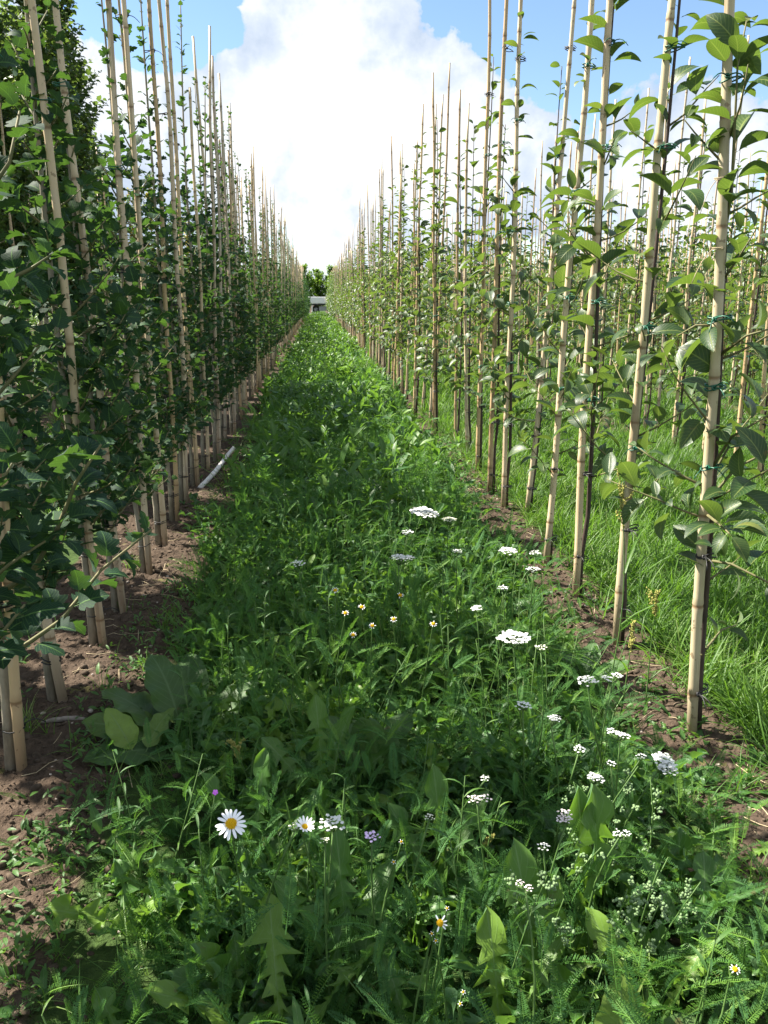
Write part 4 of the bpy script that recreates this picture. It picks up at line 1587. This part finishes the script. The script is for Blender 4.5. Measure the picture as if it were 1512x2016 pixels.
G_D = 'daisy-like flowers in the path weeds'
daisy(455, 1622, .40, 62, 'large white ox-eye daisy with a golden disc at the front left', 17, G_D, 1.0, (.05, -.75, 1.0), .36, name='oxeye_daisy')
daisy(600, 1628, .36, 44, 'half-open creamy daisy with upturned petals beside the white yarrow', 14, G_D, .55, (.25, -.35, 1), .3, name='oxeye_daisy')
daisy(866, 1817, .34, 34, 'small daisy with few narrow drooping petals at the bottom centre', 11, G_D, 1.0, (.1, -.9, .8), .4, .3, name='chamomile')
daisy(1447, 1908, .22, 22, 'tiny chamomile daisy with hanging petals in the bottom right corner', 11, G_D, 1.0, (.0, -.5, 1), .5, .2, name='chamomile')
for px, py, lab in [(712, 1195, 'chamomile bloom with yellow button at the top of the middle cluster'), (733, 1232, 'chamomile bloom lowest right in the small middle cluster'),
                    (775, 1219, 'yellow chamomile button between the middle cluster and the lone right bloom'), (853, 1228, 'lone white chamomile bloom right of the middle cluster'),
                    (788, 1172, 'white chamomile bloom highest above the middle cluster'), (660, 1162, 'yellow chamomile button farthest left and highest of the cluster'),
                    (695, 1250, 'yellow chamomile button lowest left in the middle cluster'), (680, 1207, 'yellow chamomile button just left of the middle cluster top')]:
    daisy(px, py, .36, 15, lab, 10, G_D, .9, (.0, -.7, 1), .5, .25, name='chamomile')
for px, py, lab in [(775, 1697, 'tiny white five-petalled weed flower below the lilac yarrow'), (790, 1657, 'tiny white weed flower right of the lilac yarrow'),
                    (880, 1788, 'tiny white weed flower just above the drooping daisy'), (850, 1838, 'tiny white weed flower just below left of the drooping daisy'),
                    (858, 1852, 'lowest tiny white weed flower under the drooping daisy'), (906, 1976, 'tiny white weed flower at the bottom edge of the picture'),
                    (912, 1953, 'tiny white weed flower just above the bottom edge one')]:
    daisy(px, py, .32, 11, lab, 5, 'tiny white weed flowers', 1.0, (.0, -.6, 1), .42, name='weed_flower')


def purple_flower():
    r = np.random.default_rng(5)
    top = at_z(424, 1560, .22)
    base = np.array([top[0], top[1] + .03, float(ground_z(top[0], top[1] + .03)) - .01])
    o = thing('cranesbill', base, 'tiny purple flower in the grass above the ox-eye daisy', 'flower')
    t = top - base
    sm = MB()
    tube(sm, stem_path(np.zeros(3), t, r), .0012, 5)
    sm.build('stem', M_STEM, o)
    pm = MB()
    scatter(pm, FLORET, [t], np.array([1, 0, 0]), np.array([0, -.8, 1]), .0055, .5)
    pm.build('petals', M_PURPLE, o)


purple_flower()


# --- weeds big enough to stand alone
def weed(name, px, py, z, label, tpls, specs, mat, cat='weed', tint=.5, up=None):
    """specs: (azimuth deg, elevation deg, length, tint) of each leaf; px,py,z place the crown of the plant"""
    r = np.random.default_rng(int(px + 3 * py))
    p = at_z(px, py, z)
    base = np.array([p[0], p[1], float(ground_z(p[0], p[1])) - .005])
    o = thing(name, base, label, cat, 'large weeds of the path')
    for i, (az, el, L, ti) in enumerate(specs):
        a, e = rad(az), rad(el)
        d = np.array([math.cos(a) * math.cos(e), math.sin(a) * math.cos(e), math.sin(e)])
        mb = MB()
        upv = np.array([0, 0, 1.0]) - d * .2 + r.normal(0, .15, 3) if el < 72 else np.array([r.normal(0, .3), -1.0, .4])
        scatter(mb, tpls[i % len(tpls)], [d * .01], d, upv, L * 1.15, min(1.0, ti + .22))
        mb.build('leaf', mat, o)
    return o


BIGT = [toothed(8, .105, .25, .4, 31, -.045, .07, 2), toothed(7, .12, .3, .6, 32, -.05, .08, 2), toothed(6, .145, .25, .9, 33, -.06, .08, 2), toothed(8, .1, .4, .8, 34, -.04, .07, 2)]
BIGD = [dock(.3, .1, .5, 18, .07), dock(.26, .15, .9, 18, .1), dock(.34, .05, .3, 18, .05)]
weed('dandelion', 1140, 1900, .03, 'tall rosette with two long upright toothed leaves at the front right', BIGT, [(80, 82, .3, .5), (40, 80, .31, .55), (150, 50, .2, .3), (-20, 35, .2, .4), (250, 30, .18, .35)], M_WEED)
weed('sow_thistle', 1040, 1990, .03, 'sow thistle with a forked pale-edged leaf left of the two upright leaves', BIGT[2:], [(100, 84, .27, .55), (30, 75, .22, .7), (190, 60, .2, .5), (300, 40, .17, .4)], M_WEED)
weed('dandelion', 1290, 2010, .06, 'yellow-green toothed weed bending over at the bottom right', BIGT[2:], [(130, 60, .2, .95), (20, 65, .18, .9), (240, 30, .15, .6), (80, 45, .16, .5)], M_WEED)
weed('plantain', 1240, 2080, .08, 'smooth sunlit green upright leaf cut by the bottom edge', BIGD[2:] + BIGD[:1], [(90, 72, .12, .92), (10, 50, .11, .5), (170, 50, .11, .5)], M_DOCK)  # sunlight on the first leaf is put into its bright tint
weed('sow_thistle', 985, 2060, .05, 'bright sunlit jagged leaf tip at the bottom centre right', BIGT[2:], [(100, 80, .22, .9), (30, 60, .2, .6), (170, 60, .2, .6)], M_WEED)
weed('dandelion', 700, 1960, .03, 'greyish toothed weed with pale midribs left of the drooping daisy', BIGT, [(110, 74, .27, .35), (150, 60, .24, .4), (60, 66, .22, .4), (-10, 40, .2, .45), (215, 30, .22, .5), (270, 25, .2, .4)], M_WEED)
weed('dandelion', 560, 2080, .05, 'broad light green toothed weed lying at the bottom left of centre', BIGT[1:], [(100, 55, .24, .7), (160, 40, .24, .75), (40, 45, .22, .6), (200, 25, .2, .6)], M_WEED)
weed('dandelion', 1370, 1900, .03, 'broad toothed weed with white midrib near the bottom right soil', BIGT[1:], [(120, 60, .2, .45), (60, 50, .2, .4), (0, 40, .18, .45), (200, 40, .2, .4)], M_WEED)
weed('dandelion', 870, 1790, .03, 'upright blunt toothed leaves right of the lilac yarrow', BIGT, [(90, 75, .27, .5), (130, 60, .22, .45), (50, 65, .24, .45), (200, 45, .2, .4), (-30, 40, .2, .4)], M_WEED)
weed('dandelion', 640, 1610, .03, 'clump of upright toothed leaves behind the lacy white yarrow', BIGT, [(100, 75, .26, .55), (60, 70, .24, .5), (150, 55, .22, .5), (20, 50, .22, .45), (220, 40, .2, .4)], M_WEED)
weed('dandelion', 500, 1720, .03, 'dark toothed weed beneath the large ox-eye daisy', BIGT, [(80, 70, .25, .35), (130, 60, .24, .35), (30, 55, .22, .4), (200, 40, .2, .3), (280, 30, .2, .35)], M_WEED)
weed('dock', 742, 1480, .1, 'large oval dock leaf standing upright in the middle of the path', BIGD, [(262, 68, .2, .5), (40, 60, .15, .4), (160, 55, .15, .4)], M_DOCK)
weed('dock', 365, 1425, .05, 'big pale dock plant with broad flat leaves by the left soil edge', BIGD, [(150, 25, .22, .5), (95, 40, .22, .35), (215, 15, .2, .45), (30, 35, .18, .4), (120, 45, .22, .45), (180, 20, .2, .55)], M_DOCK)
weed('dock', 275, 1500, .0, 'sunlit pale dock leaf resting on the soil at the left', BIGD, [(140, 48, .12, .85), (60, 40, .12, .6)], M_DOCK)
weed('dock', 1150, 1330, .02, 'round-leaved dock at the soil edge in front of the second right cane', BIGD, [(60, 40, .11, .35), (130, 45, .11, .4), (0, 30, .11, .4), (220, 35, .1, .45)], M_DOCK)
weed('dock', 1300, 1560, .02, 'broad dock leaf spread under the four-cluster yarrow', BIGD, [(20, 20, .11, .35), (80, 35, .11, .4), (150, 30, .1, .4)], M_DOCK)
weed('dandelion', 1435, 1720, .0, 'small leafy rosette on the bare soil at the right edge', BIGT[1:], [(k * 51 + 10, 28, .1, .7) for k in range(7)], M_WEED)
weed('dandelion', 1370, 1600, .0, 'ragged little weed on the bare soil below the nearest right cane', BIGT[1:], [(k * 60, 30, .085, .55) for k in range(6)], M_WEED)


def tuft(px, py, label, n, L, tint, z=0.0):
    r = np.random.default_rng(int(px))
    p = at_z(px, py, z)
    base = np.array([p[0], p[1], float(ground_z(p[0], p[1])) - .005])
    mb = MB()
    az = r.uniform(0, 6.28, n)
    el = r.uniform(.7, 1.5, n)
    d = np.stack([np.cos(az) * np.cos(el), np.sin(az) * np.cos(el), np.sin(el)], -1)
    scatter_mix(mb, BLD, np.column_stack([r.normal(0, .012, (n, 2)), np.zeros(n)]), d, np.array([0, 0, 1.]) + r.normal(0, .2, (n, 3)), L * r.uniform(.6, 1.1, n), np.clip(r.normal(tint, .1, n), 0, 1), r)
    o = mb.build('grass_tuft', M_GRASS)
    o.location = base
    return tag(o, label, 'grass', 'grass tufts on the soil')


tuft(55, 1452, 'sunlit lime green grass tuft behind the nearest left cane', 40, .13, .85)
tuft(265, 1135, 'grass tuft on the lit soil between the third and fifth left canes', 26, .1, .75)
tuft(1490, 1440, 'thick arching grass tuft right of the nearest right cane', 90, .26, .6)
tuft(1190, 1180, 'grass tuft between the second and third right canes', 36, .16, .7)


def seedgrass(px, py, zt, bpx, label, nsp):
    r = np.random.default_rng(int(px * 5))
    base = at_z(*bpx, 0)
    base[2] = float(ground_z(base[0], base[1])) - .005
    d = ray(px, py)
    top = CAM + d * (base[1] / d[1])
    o = thing('seed_grass', base, label, 'grass', 'grasses with yellowish seed heads')
    t = top - base
    sm = MB()
    P = stem_path(np.zeros(3), t, r, 9, .03)
    tube(sm, P, np.linspace(.0025, .0012, 9), 5)
    sm.build('stem', M_STEM, o)
    lm = MB()
    p, _ = path_at(P, np.array([.2, .4, .6]))
    a = r.uniform(0, 6.28, 3)
    scatter_mix(lm, [BLD[2], BLD[3]], p, np.stack([np.cos(a), np.sin(a), np.full(3, .9)], -1), np.array([0, 0, 1.]), .22, .4, r)
    lm.build('leaf', M_GRASS, o)
    hm = MB()
    L = np.linalg.norm(t)
    n = 90
    q = r.uniform(.8, 1.0, n)
    p, _ = path_at(P, q)
    a = r.uniform(0, 6.28, n)
    out = np.stack([np.cos(a), np.sin(a), np.full(n, 1.2)], -1)
    scatter(hm, (DOME[0] * np.array([.45, 1, .45]), DOME[1], DOME[2]), p + out * r.uniform(0, .006, n)[:, None], out, np.array([0, .3, 1.]), .0042, .5)
    for k in range(nsp):
        f = .78 + .14 * k / max(1, nsp)
        p0 = path_at(P, np.array([f]))[0][0]
        a = r.uniform(0, 6.28)
        e = np.array([math.cos(a) * .5, math.sin(a) * .5, 1.0]) * .05
        m = 26
        u = r.random(m)[:, None]
        scatter(hm, (DOME[0] * np.array([.45, 1, .45]), DOME[1], DOME[2]), p0 + e * u + r.normal(0, .003, (m, 3)), nrm(e) + r.normal(0, .3, (m, 3)), np.array([0, .3, 1.]), .0042, .5)
    hm.build('seed_head', M_SEED, o)


seedgrass(1217, 920, .6, (1180, 1420), 'tall seed-headed grass crossing in front of the second right cane', 4)
seedgrass(1247, 1225, .4, (1215, 1440), 'short seed-headed grass left of the nearest right cane', 1)
seedgrass(1295, 1165, .4, (1270, 1400), 'branched yellow seed-headed grass between the two nearest right canes', 3)
seedgrass(455, 1460, .4, (500, 1600), 'dull seed-headed grass among the weeds right of the pale dock', 2)
seedgrass(970, 1650, .4, (975, 1780), 'reddish brown seed-headed grass stalk right of the lilac yarrow', 0)


def spray(px, py, z, label, n):
    """goosefoot with pale green knobbly clusters"""
    r = np.random.default_rng(int(px))
    p = at_z(px, py, z)
    base = np.array([p[0], p[1] + .02, float(ground_z(p[0], p[1] + .02)) - .005])
    o = thing('goosefoot', base, label, 'weed', 'pale knobbly seed sprays')
    t = p - base
    sm = MB()
    for k in range(n):
        e = t + np.array([r.normal(0, .05), r.normal(0, .05), r.normal(0, .035)])
        P = stem_path(np.zeros(3), e, r, 6, .02)
        tube(sm, P, np.linspace(.0022, .001, 6), 5)
        m = 60
        q, _ = path_at(P, r.uniform(.6, 1, m))
        for j in range(9):
            c = q[j * 6] + r.normal(0, .014, 3)
            hm = MB()
            scatter(hm, DOME, c + r.normal(0, .0032, (9, 3)), r.normal(0, 1, (9, 3)), r.normal(0, 1, (9, 3)), r.uniform(.0018, .0034, 9), .5)
            hm.build('seed_cluster', M_PALE, o)
    sm.build('stem', M_STEM, o)


M_PALE = solid_mat('pale_green_seeds', (.1, .17, .08), (.2, .28, .13), 200, .8, .2, .2)
spray(1150, 1600, .3, 'pale green knobbly seed spray beside the faded pinkish yarrow', 4)
spray(1215, 1585, .3, 'pale green knobbly seed spray right of the three-cluster yarrow', 4)
spray(1265, 1740, .26, 'pale green knobbly seed spray right of the tall upright toothed leaves', 5)
spray(1075, 1735, .28, 'pale green knobbly seed spray beside the stacked pinkish yarrow', 3)

# --- things lying on the ground
p0, p1 = at_z(394, 960, .04), at_z(462, 882, .075)
mb = MB()
t = np.linspace(0, 1, 14)[:, None]
P = p0 + (p1 - p0) * t + np.array([.008, 0, 0]) * np.sin(t * 5)
rr = np.where((np.arange(14) % 5) == 4, .0175, .0155) * np.linspace(1.05, .95, 14)
tube(mb, P, rr, 10)
tag(mb.build('fallen_cane', M_PALECANE), 'bleached white cane lying on the soil against the left row', 'cane')
p0, p1 = at_z(82, 1428, .02), at_z(172, 1416, .025)
mb = MB()
P = p0 + (p1 - p0) * t + np.array([0, .012, 0]) * np.sin(t * 4)
P[:, 2] = ground_z(P[:, 0], P[:, 1]) * .5 + float(ground_z(P[:, 0], P[:, 1]).mean()) * .5 + .005
tube(mb, P, np.interp(np.linspace(0, 1, 14), [0, .25, .8, 1], [.003, .008, .0075, .003]), 8)
tag(mb.build('stick', M_STICK), 'grey weathered stick lying by the second left cane', 'stick')
p0, p1 = at_z(1090, 1105, .01), at_z(1120, 1135, .02)
mb = MB()
tube(mb, p0 + (p1 - p0) * t, .006, 7)
tag(mb.build('stick', M_PALECANE), 'short pale splinter of cane on the soil between two right canes', 'stick')
